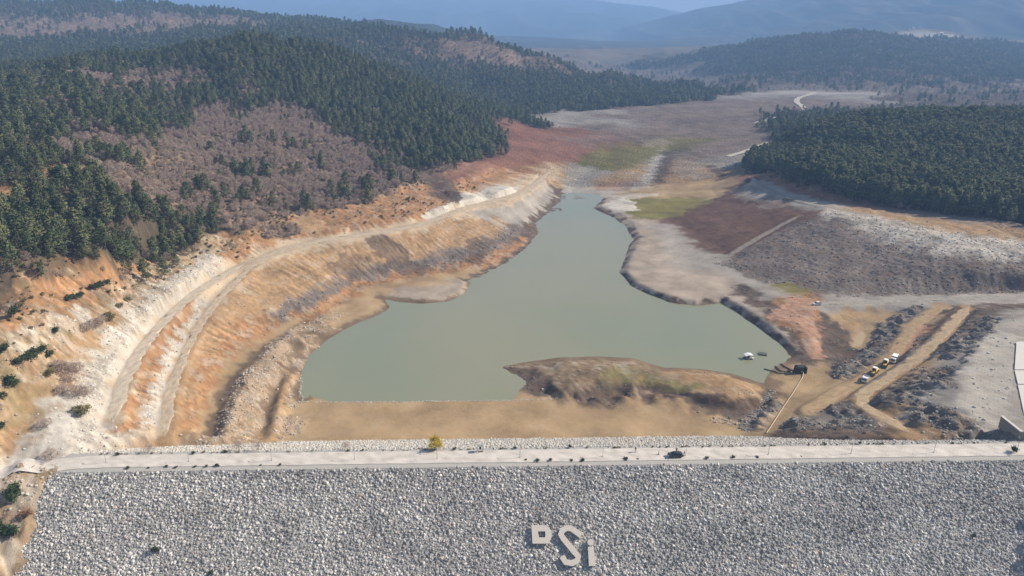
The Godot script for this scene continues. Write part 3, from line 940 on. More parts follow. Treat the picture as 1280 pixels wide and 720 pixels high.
# ---------------------------------------------------------------- the setting
var tracks := {}
func build_ground() -> void:
	# where the left abutment meets the face of the dam
	var edge := []
	var beside := []
	var under := []
	for q in [[62, 588], [52, 610], [46, 635], [42, 660], [34, 690], [22, 725], [10, 760]]:
		var p := on_face(q[0], q[1])
		edge.append_array([p.x, p.z, p.y + 0.3])
		beside.append_array([p.x - 7.0, p.z, p.y + 2.0, p.x - 22.0, p.z, p.y + 8.0])
		under.append_array([p.x + 8.0, p.z + 2.0, p.y - 6.0])
	LINES.push_front(["cut", "w", edge])
	for n in beside.size() / 3: LINES.push_front(["cut", "w", beside.slice(n * 3, n * 3 + 3)])
	LINES.append(["rubble", "w", under])
	near.setup(-250, 300, -90, -620, 1.0)
	middle.setup(-1100, 1300, -90, -1350, 5.0)
	far.setup(-2500, 2800, -1350, -3000, 20.0)
	fill_rasters()
	say("rasters")
	blur(near, 2)
	blur(middle, 2)
	blur(far, 2)
	warp(near, 6.0, 0.07)
	warp(middle, 22.0, 0.018)
	say("blur")
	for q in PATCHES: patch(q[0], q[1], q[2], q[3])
	say("patches")
	for t in TRACKS:
		var line := road_line(t[1], 2.0)
		tracks[t[0]] = line
		bench(line, t[2])
	build_rills()
	say("rills")
	# relief too small for the lines above
	var big := noise(0.011, 4, 21)
	var mid := noise(0.06, 4, 22)
	var small := noise(0.28, 3, 23)
	var crag := noise(0.075, 4, 24)
	crag.fractal_type = FastNoiseLite.FRACTAL_RIDGED
	for r: Raster in [near, middle, far]:
		for j in r.nz:
			for i in r.nx:
				var k := j * r.nx + i
				var x := r.x0 + i * r.step
				var z := r.z0 - j * r.step
				var wood := clampf(r.pine[k] + r.brush[k] * 0.7, 0, 1)
				var d := big.get_noise_2d(x, z) * wood * (7.0 if r != far else 22.0)
				if r != far: d += mid.get_noise_2d(x, z) * r.rough[k] * 1.5
				if r == middle and wood < 0.3: d += crag.get_noise_2d(x * 0.35, z * 0.35) * 1.3
				if r == near: d += small.get_noise_2d(x, z) * r.rough[k] * 0.9 + crag.get_noise_2d(x, z) * maxf(0.0, r.rough[k] - 0.45) * 2.2 + r.rill[k] * r.rough[k] * 2.0
				if r.h[k] > WATER - 0.15: r.h[k] = maxf(r.h[k] + d, WATER + 0.02 if r.h[k] > WATER + 0.05 else -99.0)
	# shared borders
	for i in near.nx:
		var x := near.x0 + i * near.step
		near.h[i] = middle.height(x, near.z0)
		near.h[(near.nz - 1) * near.nx + i] = middle.height(x, near.z0 - (near.nz - 1) * near.step)
	for j in near.nz:
		var z := near.z0 - j * near.step
		near.h[j * near.nx] = middle.height(near.x0, z)
		near.h[j * near.nx + near.nx - 1] = middle.height(near.x0 + (near.nx - 1) * near.step, z)
	for i in middle.nx:
		middle.h[(middle.nz - 1) * middle.nx + i] = far.height(middle.x0 + i * middle.step, far.z0)
	say("relief")
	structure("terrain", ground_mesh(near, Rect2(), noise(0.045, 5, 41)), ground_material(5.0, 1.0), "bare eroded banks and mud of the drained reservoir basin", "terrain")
	structure("hillside", ground_mesh(middle, Rect2(-250, -620, 550, 530), noise(0.02, 5, 42)), ground_material(30.0, 1.2, 0.5), "wooded hillsides and valley floor round the reservoir", "hill")
	structure("far_ridges", ground_mesh(far, Rect2(), noise(0.006, 5, 43)), ground_material(40.0, 1.0), "low wooded ridges beyond the end of the reservoir", "hill")
	say("ground meshes")
	# water
	var w := StandardMaterial3D.new()
	w.albedo_color = Color(0.218, 0.235, 0.155).linear_to_srgb()
	w.roughness = 0.1
	w.metallic_specular = 0.5
	var t := NoiseTexture2D.new()
	t.width = 512; t.height = 512; t.seamless = true
	t.noise = noise(0.02, 4, 51)
	t.as_normal_map = true
	t.bump_strength = 2.0
	w.normal_enabled = true
	w.normal_texture = t
	w.normal_scale = 0.12
	w.uv1_triplanar = true
	w.uv1_world_triplanar = true
	w.uv1_scale = Vector3.ONE / 9.0
	w.vertex_color_use_as_albedo = true
	w.albedo_color = Color.WHITE
	var drift := noise(0.008, 4, 52)
	var st := begin()
	for i in 66:
		for j in 96:
			for q in [[0, 0], [0, 1], [1, 0], [1, 0], [0, 1], [1, 1]]:
				var p := Vector3(-135.0 + (i + q[0]) * 5.0, WATER, -190.0 - (j + q[1]) * 5.0)
				var c := Vector3(0.184, 0.198, 0.130).lerp(Vector3(0.212, 0.208, 0.134), clampf(0.5 + drift.get_noise_2d(p.x, p.z * 0.6) * 1.4, 0, 1))
				st.set_color(Color(c.x, c.y, c.z))
				st.set_normal(Vector3.UP)
				st.add_vertex(p)
	structure("reservoir_water", st.commit(), w, "still murky green water left in the reservoir", "water")

# a distant range: a crest line with a front and a back slope, broken by spurs
func range_mesh(crest: Array, front: float, back: float, base: float, spur: float, tone: Vector3, field: Vector3, seed_value: int) -> ArrayMesh:
	var c := Curve3D.new()
	c.bake_interval = 60.0
	for n in crest.size() / 3: c.add_point(at_range(crest[n * 3], crest[n * 3 + 1], crest[n * 3 + 2]))
	var nu := 260
	var nv := 70
	var length := c.get_baked_length()
	var n1 := noise(1.0 / spur, 5, seed_value)
	var n2 := noise(2.2 / spur, 5, seed_value + 1)
	var n3 := noise(6.0 / spur, 4, seed_value + 2)
	var v := PackedVector3Array()
	var cl := PackedColorArray()
	for i in nu + 1:
		var p := c.sample_baked(length * i / nu)
		for j in nv + 1:
			var t := float(j) / nv * 2.0 - 1.0
			var z := p.z + (-t * back if t > 0 else -t * front)
			var k := pow(1.0 - absf(t), 1.15)
			var rise := maxf(p.y - base, 10.0)
			var cut := 1.0 - absf(n1.get_noise_2d(p.x, z * 0.6)) * 2.0
			var y := base + rise * k + rise * 0.30 * (cut - 0.6) * sin(PI * clampf(k, 0, 1)) + n2.get_noise_2d(p.x, z) * rise * 0.05 * minf(1.0, k * 4.0)
			v.append(Vector3(p.x, y, z))
			var f := 0.7 * smoothstep(0.15, 0.5, n3.get_noise_2d(p.x * 0.7, z * 0.5 + y))
			var q := tone.lerp(field, f) * (1.0 + 0.5 * n2.get_noise_2d(p.x * 3.0, z * 3.0))
			cl.append(Color(q.x, q.y, q.z))
	var ix := PackedInt32Array()
	for i in nu:
		for j in nv:
			var k := i * (nv + 1) + j
			ix.append_array([k, k + 1, k + nv + 1, k + 1, k + nv + 2, k + nv + 1])
	var st := SurfaceTool.new()
	var a := []
	a.resize(Mesh.ARRAY_MAX)
	a[Mesh.ARRAY_VERTEX] = v
	a[Mesh.ARRAY_COLOR] = cl
	a[Mesh.ARRAY_INDEX] = ix
	var raw := ArrayMesh.new()
	raw.add_surface_from_arrays(Mesh.PRIMITIVE_TRIANGLES, a)
	st.create_from(raw, 0)
	st.generate_normals()
	return st.commit()

# rain rills: grain smeared along the fall line of the bare slopes
func build_rills() -> void:
	var r := near
	var grit := noise(0.32, 2, 61)
	var broad := noise(0.03, 2, 62)
	for j in range(2, r.nz - 2):
		var z := r.z0 - j * r.step
		if z > -165.0 or z < -560.0: continue
		for i in range(2, r.nx - 2):
			var k := j * r.nx + i
			if r.rough[k] < 0.2 or r.pine[k] > 0.4: continue
			var gx := (r.h[k + 2] - r.h[k - 2]) / (4.0 * r.step)
			var gz := (r.h[k - 2 * r.nx] - r.h[k + 2 * r.nx]) / (4.0 * r.step)
			var g := sqrt(gx * gx + gz * gz)
			if g < 0.12: continue
			var ux := gx / g
			var uz := gz / g
			var x := r.x0 + i * r.step
			var sum := 0.0
			for t in range(-4, 5):
				sum += grit.get_noise_2d(x + ux * t * 1.4, z + uz * t * 1.4)
			r.rill[k] = sum / 9.0 * clampf(0.55 + broad.get_noise_2d(x, z) * 1.6, 0.1, 1.1) * clampf((g - 0.12) * 4.0, 0.0, 1.0)

func build_mountains() -> void:
	var m := ground_material(120.0, 0.8)
	var wood := Vector3(0.050, 0.056, 0.045)
	var field := Vector3(0.16, 0.13, 0.095)
	structure("mountain", range_mesh([-500,-14,10500, 0,-12,10500, 300,-9,11000, 600,-7,11500, 720,-3,11500, 790,5,11500, 850,14,11500, 920,20,11500, 1100,24,11500, 1500,24,11500], 5200, 3000, -60, 1700, wood, field, 100), m, "long pale blue mountain on the skyline beyond the valley", "mountain")
	structure("mountain", range_mesh([780,34,7600, 830,22,6900, 860,14,6500, 900,6,6200, 940,-1,6000, 1000,-14,5800, 1100,-32,5600, 1290,-55,5400, 1700,-60,5200], 3000, 2500, 20, 900, wood, field, 120), m, "blue wooded mountain rising to the right of the valley", "mountain")
	structure("hill", range_mesh([520,52,5200, 600,44,5000, 680,46,4900, 760,52,4800, 830,50,4800, 900,42,5000, 980,40,5200], 1300, 1200, 20, 600, wood, field, 140), m, "dark blue wooded hills across the far valley", "hill")
	structure("hill", range_mesh([360,40,2700, 410,34,2600, 450,26,2600, 475,24,2600, 505,28,2650, 540,30,2700, 590,44,2800, 640,58,2900], 600, 500, 30, 300, wood * 0.8, wood, 160), m, "dark rounded hilltop just behind the second pine ridge", "hill")
	# far valley floor: fields, scrub and woods
	var n1 := noise(0.004, 5, 180)
	var st := begin()
	for i in 120:
		for j in 60:
			for q in [[0, 0], [0, 1], [1, 0], [1, 0], [0, 1], [1, 1]]:
				var p := Vector3(-9000.0 + (i + q[0]) * 150.0, 8.0, -2900.0 - (j + q[1]) * 190.0)
				var c := wood.lerp(field, 0.6 * smoothstep(0.05, 0.4, n1.get_noise_2d(p.x, p.z)))
				st.set_color(Color(c.x, c.y, c.z))
				st.set_normal(Vector3.UP)
				st.add_vertex(p)
	structure("valley_floor", st.commit(), m, "far valley floor with fields and woods under haze", "ground")

func build_roads() -> void:
	for t in TRACKS:
		var tone: Vector3 = t[3]
		structure("dirt_road", strip_mesh(tracks[t[0]], t[2], 0.1, tone, 70, 0.7, true), ground_material(4.0, 0.25, 0.6), t[4], "road")
	for t in FAR_TRACKS:
		structure("dirt_road", strip_mesh(road_line(t[0], 8.0), t[1], 0.7, Vector3(0.52, 0.47, 0.40), 75), ground_material(9.0, 0.25), t[2], "road")

func build_dam() -> void:
	var dam := thing("rockfill_dam", dam_mid, 0, "straight rockfill dam faced with pale grey boulders under a white crest road", "dam")
	dam.basis = Basis(dam_along, Vector3.UP, -dam_up)
	var prof := [Vector2(62, -32.5), Vector2(HALF + 0.7, -0.6), Vector2(HALF, -0.2), Vector2(-HALF, -0.2), Vector2(-HALF - 0.6, -0.75), Vector2(-HALF - 70.0, -0.75 - 69.4 * FACE)]
	var st := begin()
	st.set_smooth_group(-1)
	for n in prof.size() - 1:
		var a: Vector2 = prof[n]
		var b: Vector2 = prof[n + 1]
		for q in [Vector3(-172, a.y, -a.x), Vector3(190, a.y, -a.x), Vector3(190, b.y, -b.x), Vector3(-172, a.y, -a.x), Vector3(190, b.y, -b.x), Vector3(-172, b.y, -b.x)]:
			st.set_color(Color(0.42, 0.405, 0.385) if n != 2 else Color(0.50, 0.475, 0.44))
			st.add_vertex(q)
	st.generate_normals()
	part("embankment", st.commit(), ground_material(3.0, 1.0), dam)
	# boulders of both faces, drawn as loose rock in a few shapes
	var rng := RandomNumberGenerator.new(); rng.seed = 77
	var big := noise(0.035, 3, 78)
	var shapes := []
	for k in 6: shapes.append(stone_mesh(200 + k, 0.8))
	var mat := stone_material()
	var sets := []
	for k in 12: sets.append([[], PackedColorArray()])
	var spots := []
	var a := -172.0
	while a < 190.0:
		var c := HALF + 0.2
		while c < HALF + 46.0:
			spots.append(Vector2(a + rng.randf_range(-0.4, 0.4), -(c + rng.randf_range(-0.35, 0.35))))
			c += 0.42
		a += 0.50
	a = -150.0
	while a < 190.0:
		var c := HALF + 0.1
		while c < HALF + 40.0:
			spots.append(Vector2(a + rng.randf_range(-0.4, 0.4), c + rng.randf_range(-0.35, 0.35)))
			c += 0.8
		a += 0.95
	for s: Vector2 in spots:
		var down := s.y < 0
		var lv := (-0.75 - (-s.y - HALF - 0.6) * FACE) if down else (-0.6 - (s.y - HALF - 0.7) * 31.9 / (62.0 - HALF - 0.7))
		lv = minf(lv, -0.25)
		var w := dam_point(s.x, s.y, lv)
		if not in_view(w, 40.0) or ground(w.x, w.z) > w.y + 0.4: continue
		var big_stone := pow(rng.randf(), 2.6)
		var size := lerpf(0.46, 1.18, big_stone) if down else lerpf(0.6, 1.15, big_stone)
		var bs := Basis.from_euler(Vector3(rng.randf_range(-0.6, 0.6), rng.randf() * TAU, rng.randf_range(-0.6, 0.6))).scaled(Vector3.ONE * size)
		if down: bs = Basis(Vector3.RIGHT, atan(FACE)) * bs
		var g: float
		var tint := Vector3(1, 1, 1)
		if down:
			g = 0.28 + 0.54 * pow(rng.randf(), 1.9) + big.get_noise_2d(w.x, w.z * 2.0) * 0.16
			if rng.randf() < 0.025: tint = Vector3(1.1, 0.86, 0.72)
			else: tint = Vector3(1.07, 1.0, 0.92).lerp(Vector3(1.02, 1.0, 0.97), rng.randf())
		else:
			g = 0.52 + rng.randf() * 0.2
			tint = Vector3(1.0, 0.95, 0.87)
			if rng.randf() < 0.12: tint = Vector3(1.0, 0.82, 0.62)
		var n := rng.randi() % 6 + (0 if down else 6)
		sets[n][0].append(Transform3D(bs, dam.global_transform.affine_inverse() * (w + Vector3(0, rng.randf_range(-0.1, 0.12) * size, 0))))
		sets[n][1].append(Color(tint.x * g, tint.y * g, tint.z * g))
	for n in 12:
		copies("face_boulders" if n < 6 else "upstream_boulders", shapes[n % 6], mat, sets[n][0], sets[n][1], dam)
	# crest road
	var line := PackedVector3Array()
	var q := -190.0
	while q < 200.0:
		var bend := maxf(0.0, -q - 128.0)
		var w := dam_point(q, 0.4 - bend * bend * 0.006, 0.0)
		if bend > 0.0: w.y = maxf(w.y, ground(w.x, w.z) + 0.08)
		line.append(w)
		q += 2.0
	structure("crest_road", strip_mesh(line, 6.2, 0.03, Vector3(0.66, 0.605, 0.55), 90, 0.08), ground_material(4.0, 0.3), "straight white gravel road along the top of the dam", "road")

func build_stones() -> void:
	var rng := RandomNumberGenerator.new(); rng.seed = 500
	var sets := []
	for k in 4: sets.append([[], PackedColorArray()])
	var z := -150.0
	while z > -520.0:
		var step := 0.85 + maxf(0.0, (-z - 250.0) * 0.004)
		var x := -250.0
		while x < 300.0:
			var px := x + rng.randf() * step
			var pz := z + rng.randf() * step
			x += step
			var k := near.cell(px, pz)
			var s := near.stone[k]
			if s < 0.02 or rng.randf() > s * 0.9: continue
			var p := Vector3(px, near.height(px, pz), pz)
			if p.y < WATER or not in_view(p, 30.0): continue
			var c := near.col[k]
			var size := lerpf(0.3, 1.3, pow(rng.randf(), 3.0)) * (0.8 + 0.3 * step)
			var g := (c.x + c.y + c.z) / 3.0
			c = c.lerp(Vector3(g, g * 0.96, g * 0.90), 0.55) * rng.randf_range(0.9, 1.9)
			if rng.randf() < 0.12: c = Vector3(0.45, 0.42, 0.38)
			c = c.clamp(Vector3.ZERO, Vector3.ONE * 0.68)
			var n := rng.randi() % 4
			sets[n][0].append(Transform3D(Basis.from_euler(Vector3(rng.randf_range(-0.5, 0.5), rng.randf() * TAU, rng.randf_range(-0.5, 0.5))).scaled(Vector3(size, size * rng.randf_range(0.7, 1.0), size)), p + Vector3(0, size * 0.05, 0)))
			sets[n][1].append(Color(c.x, c.y, c.z))
		z -= step
	var total := 0
	for n in 4:
		total += sets[n][0].size()
		tag(copies("loose_stones", stone_mesh(300 + n, 0.75), stone_material(), sets[n][0], sets[n][1], self), "loose broken stone strewn over the banks and rubble slopes", "stones")
	print("loose stones ", total)

func scatter_along(called: String, pixels: Array, level: float, gap: float, width: float, tone: Vector3, label: String) -> void:
	var rng := RandomNumberGenerator.new(); rng.seed = 640
	var where := []
	var tints := PackedColorArray()
	for n in pixels.size() / 2 - 1:
		var a := at_level(pixels[n * 2], pixels[n * 2 + 1], level)
		var b := at_level(pixels[n * 2 + 2], pixels[n * 2 + 3], level)
		var steps := int(a.distance_to(b) / gap)
		for s in steps:
			var p := a.lerp(b, (s + rng.randf()) / steps) + Vector3(rng.randf_range(-width, width), 0, rng.randf_range(-width, width))
			p.y = maxf(ground(p.x, p.z), level - 0.1)
			var size := rng.randf_range(0.25, 0.8)
			where.append(Transform3D(Basis.from_euler(Vector3(rng.randf(), rng.randf() * TAU, 0)).scaled(Vector3.ONE * size), p))
			var g := rng.randf_range(0.75, 1.15)
			tints.append(Color(tone.x * g, tone.y * g, tone.z * g))
	tag(copies(called, stone_mesh(333, 0.7), stone_material(), where, tints, self), label, "stones")

func build_scrub() -> void:
	var rng := RandomNumberGenerator.new(); rng.seed = 720
	var patchy := noise(0.05, 3, 73)
	var leafy := leaf_material(0.15)
	var meshes := [bush_meshes(731, 1.0, 1.3, 150, 0.3, Color(0.16, 0.145, 0.07))[0], bush_meshes(732, 1.0, 1.3, 150, 0.3, Color(0.20, 0.135, 0.085))[0], bush_meshes(733, 1.0, 1.2, 150, 0.3, Color(0.075, 0.09, 0.045))[0]]
	var sets := [[], [], []]
	var z := -120.0
	while z > -600.0:
		var x := -250.0
		while x < 300.0:
			var px := x + rng.randf() * 2.0
			var pz := z + rng.randf() * 2.0
			x += 2.0
			var k := near.cell(px, pz)
			var p := Vector3(px, near.height(px, pz), pz)
			if p.y < -1.0 or near.stone[k] > 0.5: continue
			var chance := near.brush[k] * 0.30 + near.pine[k] * 0.08
			if near.rough[k] > 0.45: chance += 0.09
			if rng.randf() > chance * (1.0 + patchy.get_noise_2d(px, pz) * 2.2): continue
			if not in_view(p, 30.0): continue
			var grow := rng.randf_range(0.5, 1.7)
			sets[0 if rng.randf() < 0.4 else (1 if rng.randf() < 0.65 else 2)].append(Transform3D(Basis(Vector3.UP, rng.randf() * TAU).scaled(Vector3.ONE * grow), p))
		z -= 2.0
	for n in 3: tag(copies("low_scrub", meshes[n], leafy, sets[n], PackedColorArray(), self), "low dry scrub and grass tufts on the upper banks", "scrub")
	# dry grass along the reservoir edge of the crest
	var tufts := []
	for n in 260:
		var a := rng.randf_range(-135.0, 160.0)
		if rng.randf() > 0.55 + patchy.get_noise_2d(a * 3.0, 0) * 1.6: continue
		var w := dam_point(a, HALF - 0.55 + rng.randf_range(-0.3, 0.35), -0.15)
		tufts.append(Transform3D(Basis(Vector3.UP, rng.randf() * TAU).scaled(Vector3.ONE * rng.randf_range(0.25, 0.6)), w))
	tag(copies("dry_grass", meshes[0], leafy, tufts, PackedColorArray(), self), "dry grass tufts along the reservoir edge of the crest road", "grass")

func build_woods() -> void:
	var rng := RandomNumberGenerator.new(); rng.seed = 900
	var clump := noise(0.02, 3, 91)
	var needle := leaf_material(0.5)
	var twig := leaf_material(0.0)
	var bark := plain(Color(0.16, 0.12, 0.10))
	var grey_bark := plain(Color(0.21, 0.17, 0.15))
	var near_pines := []
	for k in 5: near_pines.append(pine_meshes(1000 + k, 11.0, 5.0 + 0.35 * k, 66, 10, 0.80, [1.0, 1.25, 0.85, 1.1, 0.72][k], [1.0, 1.12, 0.95, 1.05, 1.0][k]))
	var far_pines := []
	for k in 3: far_pines.append(pine_meshes(1100 + k, 11.0, 5.8, 36, 7, 1.35, [1.0, 1.22, 0.8][k], [1.0, 1.1, 0.95][k]))
	var near_bare := []
	for k in 4: near_bare.append(bare_meshes(1200 + k, 4.8, 4.2, 460, 0.8))
	var far_bare := []
	for k in 2: far_bare.append(bare_meshes(1300 + k, 4.8, 4.6, 170, 1.4))
	var pines := []
	var bares := []
	for zone in [[250.0, 700.0, 3.9], [700.0, 1350.0, 4.8], [1350.0, 2500.0, 8.5]]:
		var z: float = -zone[0]
		while z > -zone[1]:
			var half: float = -z * 0.80 + 60.0
			var x := -half
			while x < half:
				var px: float = x + rng.randf() * zone[2]
				var pz: float = z + rng.randf() * zone[2]
				x += zone[2]
				var r := raster_at(px, pz)
				var k := r.cell(px, pz)
				var pd := r.pine[k]
				var bd := r.brush[k]
				if pd + bd < 0.04: continue
				var u := clump.get_noise_2d(px, pz) * 0.45
				var roll := rng.randf()
				var as_pine := roll + u * 1.15 < pd * 1.05 - 0.09
				var as_bare := not as_pine and rng.randf() - u * 0.5 < bd * 0.9
				if not (as_pine or as_bare): continue
				var p := Vector3(px, r.height(px, pz) - 0.15, pz)
				if not in_view(p, 50.0): continue
				var grow: float = (lerpf(0.5, 1.2, pow(rng.randf(), 1.3)) if as_pine else rng.randf_range(0.5, 1.15)) * (1.0 if zone[0] < 1000 else 1.25)
				if as_pine and px > 170.0 and pz > -760.0 and pz < -430.0: grow = grow * 0.45 + 0.95
				var t := Transform3D(Basis(Vector3.UP, rng.randf() * TAU).scaled(Vector3(grow * rng.randf_range(0.85, 1.15), grow, grow * rng.randf_range(0.85, 1.15))), p)
				if as_pine: pines.append([to_pixel(p).z / grow, t])
				else: bares.append([to_pixel(p).z / grow, t])
			z -= zone[2]
	pines.sort_custom(func(a, b): return a[0] < b[0])
	bares.sort_custom(func(a, b): return a[0] < b[0])
	print("pines ", pines.size(), " bare trees ", bares.size())
	for kind in 2:
		var list: Array = pines if kind == 0 else bares
		var close: Array = near_pines if kind == 0 else near_bare
		var dist: Array = far_pines if kind == 0 else far_bare
		var leafy := needle if kind == 0 else twig
		var wood := bark if kind == 0 else grey_bark
		var sets := []
		for k in close.size() + dist.size(): sets.append([])
		for n in list.size():
			var t: Transform3D = list[n][1]
			if n < 300:
				var o: Node3D
				var at := to_pixel(t.origin)
				if kind == 0:
					if at.x > 640: o = thing("pine_tree", t.origin, 0, "tall dark pine at the front of the dense plantation right of the spoil heap", "tree", "pines of the plantation")
					elif at.x < 275 and at.y > 235: o = thing("pine_tree", t.origin, 0, "green pine in the grove directly above the orange scarp", "tree", "pines of the grove above the scarp")
					else: o = thing("pine_tree", t.origin, 0, "green pine among leafless scrub on the hillside above the haul road", "tree", "pines among the scrub")
				elif at.x < 275 and at.y > 280: o = thing("bare_tree", t.origin, 0, "leafless brown tree beside the pine grove above the orange scarp", "tree", "leafless trees round the pine grove")
				else: o = thing("bare_tree", t.origin, 0, "leafless grey brown tree in the scrub above the haul road", "tree", "leafless trees above the haul road")
				o.transform = t
				var m: Array = close[n % close.size()]
				part("crown", m[0], leafy, o)
				part("trunk", m[1], wood, o)
			elif list[n][0] < 950.0: sets[rng.randi() % close.size()].append(t)
			else: sets[close.size() + rng.randi() % dist.size()].append(t)
		for k in sets.size():
			if sets[k].is_empty(): continue
			var m: Array = close[k] if k < close.size() else dist[k - close.size()]
			var called := "pine_forest" if kind == 0 else "bare_woodland"
			var label := "dark green pine forest covering the hills round the reservoir" if kind == 0 else "leafless grey brown scrub woodland on the hillsides"
			tag(copies(called, m[0], leafy, sets[k], PackedColorArray(), self), label, "forest" if kind == 0 else "woodland")
			if k < close.size(): tag(copies(called + "_trunks", m[1], wood, sets[k], PackedColorArray(), self), "trunks of the " + ("pine forest" if kind == 0 else "leafless woodland") + " on the hillsides", "trunks")
	say("woods")


var PATCHES := [
	["grass", [778,262, 800,250, 850,247, 876,254, 850,270, 800,275], 0.9, 4.0],
	["grass", [722,203, 760,189, 830,181, 852,176, 836,194, 790,204, 745,209], 0.8, 8.0],
	["white", [752,257, 776,246, 792,252, 798,262, 772,267], 0.9, 2.0],
	["fan", [957,396, 985,373, 1018,373, 1020,400, 1025,428, 1034,446, 1016,450, 1004,425, 994,406], 0.9, 1.5],
	["dark", [1042,402, 1050,412, 1066,418, 1062,432, 1076,444, 1072,452, 1050,448, 1038,430, 1032,410], 0.9, 2.5],
	["fan", [1122,436, 1142,406, 1162,404, 1152,420, 1124,444], 0.9, 1.5],
	["white", [574,246, 600,238, 652,231, 646,241, 600,251, 572,256], 0.9, 2.0],
	["white", [527,270, 548,258, 566,258, 560,266, 535,276], 0.9, 2.0],
	["dark", [455,300, 470,294, 492,300, 515,320, 535,342, 505,344, 480,330], 0.75, 2.5],
	["dark", [410,325, 440,318, 470,330, 480,342, 440,352, 415,338], 0.55, 3.0],
	["dark", [583,300, 600,296, 612,310, 606,330, 586,330], 0.75, 2.5],
	["brush", [335,280, 358,276, 372,290, 352,302, 330,298], 0.7, 2.0],
	["dark", [548,224, 566,226, 578,246, 570,256, 556,244], 0.9, 2.0],
	["tan", [370,270, 388,262, 412,287, 395,292, 372,290], 0.8, 2.0],
	["rubble", [1195,440, 1212,410, 1238,398, 1250,404, 1225,430, 1205,455], 0.7, 2.0],
	["gravel", [98,470, 120,440, 150,412, 175,396, 168,420, 145,448, 130,480, 128,540, 100,552], 0.7, 3.0],
	["white", [90,395, 100,380, 112,390, 105,408], 0.8, 2.0],
	["orange", [28,360, 60,350, 100,355, 140,348, 135,362, 90,385, 50,392, 25,380], 0.6, 3.0],
	["red", [660,190, 700,172, 740,178, 720,188, 680,202, 640,208], 0.5, 6.0],
	["dark", [812,234, 818,218, 826,205, 832,190, 840,188, 842,200, 834,220, 826,236], 0.8, 2.5],  # shadow along the pale stream bed, painted into the ground colour
	["white", [800,232, 806,215, 815,198, 826,188, 830,196, 820,212, 812,234], 0.6, 3.0],
	["plain", [700,172, 760,165, 850,158, 940,152, 930,160, 850,170, 760,180, 720,185], 0.6, 14.0],
	["dark", [840,150, 880,148, 930,150, 900,156, 850,158], 0.35, 14.0],
	["flat", [842,206, 858,200, 880,212, 896,222, 870,226, 846,220], 0.7, 5.0],
	["dark", [884,206, 896,210, 910,220, 902,222, 888,214], 0.8, 3.0],
	["grey", [893,205, 930,192, 962,186, 955,196, 925,205, 905,212], 0.7, 6.0],
	["dark", [768,166, 790,172, 812,178, 800,180, 775,174], 0.6, 5.0],
	["flat", [800,176, 822,172, 845,178, 828,186, 806,184], 0.5, 6.0],
	["red", [740,232, 770,224, 796,226, 790,238, 760,240], 0.5, 4.0],
	["mud", [800,232, 850,228, 890,232, 892,244, 850,246, 812,244], 0.6, 5.0],
	["white", [1200,500, 1215,450, 1245,412, 1275,420, 1262,520, 1235,530], 0.4, 2.0],
	["dark", [822,490, 850,493, 885,496, 915,499, 944,497, 952,504, 934,516, 900,511, 860,503, 828,496], 0.95, 0.8],  # island cliff: dark soil, with the shade of the cliff painted in
	["tan", [838,470, 880,469, 920,474, 944,482, 945,490, 915,493, 900,484, 860,478], 0.7, 1.5],
	["dark", [630,460, 660,459, 680,470, 700,490, 690,492, 660,477], 0.8, 1.0],  # left front of the island: dark soil and painted shade
	["gravel", [5,604, 45,600, 42,640, 20,650, 30,690, 12,720, 0,700], 0.55, 2.0],
	["brush", [0,640, 14,632, 20,670, 8,690, 0,685], 0.6, 1.5],
	["grass", [0,455, 30,470, 48,490, 30,520, 8,545, 0,530], 0.35, 3.0],
	["gravel", [60,395, 90,385, 112,400, 92,425, 70,430], 0.5, 3.0],
	["white", [10,420, 35,408, 60,410, 40,430, 15,445], 0.5, 3.0],
	["dark", [1150,428, 1162,410, 1185,394, 1200,387, 1190,402, 1166,422], 0.8, 1.5],
	["dark", [1200,410, 1222,392, 1242,384, 1228,400, 1208,416], 0.7, 1.5],
	["dark", [1090,492, 1120,478, 1150,470, 1140,490, 1105,505], 0.5, 2.5],
	["orange", [372,402, 400,388, 430,370, 448,358, 440,368, 415,386, 385,404], 0.8, 1.0],
	["dark", [1000,425, 1012,448, 1006,452, 994,432], 0.6, 1.5],
	["grey", [703,240, 710,215, 735,208, 748,216, 736,234, 720,244], 0.9, 3.0],
	["dark", [836,188, 860,186, 885,196, 880,200, 858,192, 838,194], 0.6, 3.0],
	["white", [765,245, 800,241, 830,243, 800,248, 770,250], 0.5, 3.0],
	["grey", [905,240, 940,228, 1000,250, 960,262], 0.35, 6.0],
	["mud", [1060,400, 1078,396, 1090,418, 1085,436, 1070,436, 1074,418], 0.9, 1.5],
	["tan", [1050,392, 1066,388, 1076,402, 1068,412, 1052,404], 0.8, 1.5],
]
var FAR_TRACKS := [
	[[1018,116, 1010,119, 998,123, 996,128, 1003,133, 1007,139], 9.0, "pale road winding across the far end of the drained valley"],
	[[1000,142, 985,144, 965,148, 945,154], 8.0, "straight pale track below the second pine mound"],
	[[968,177, 950,183, 930,190, 910,196], 7.0, "pale track crossing the plain towards the plantation"],
]
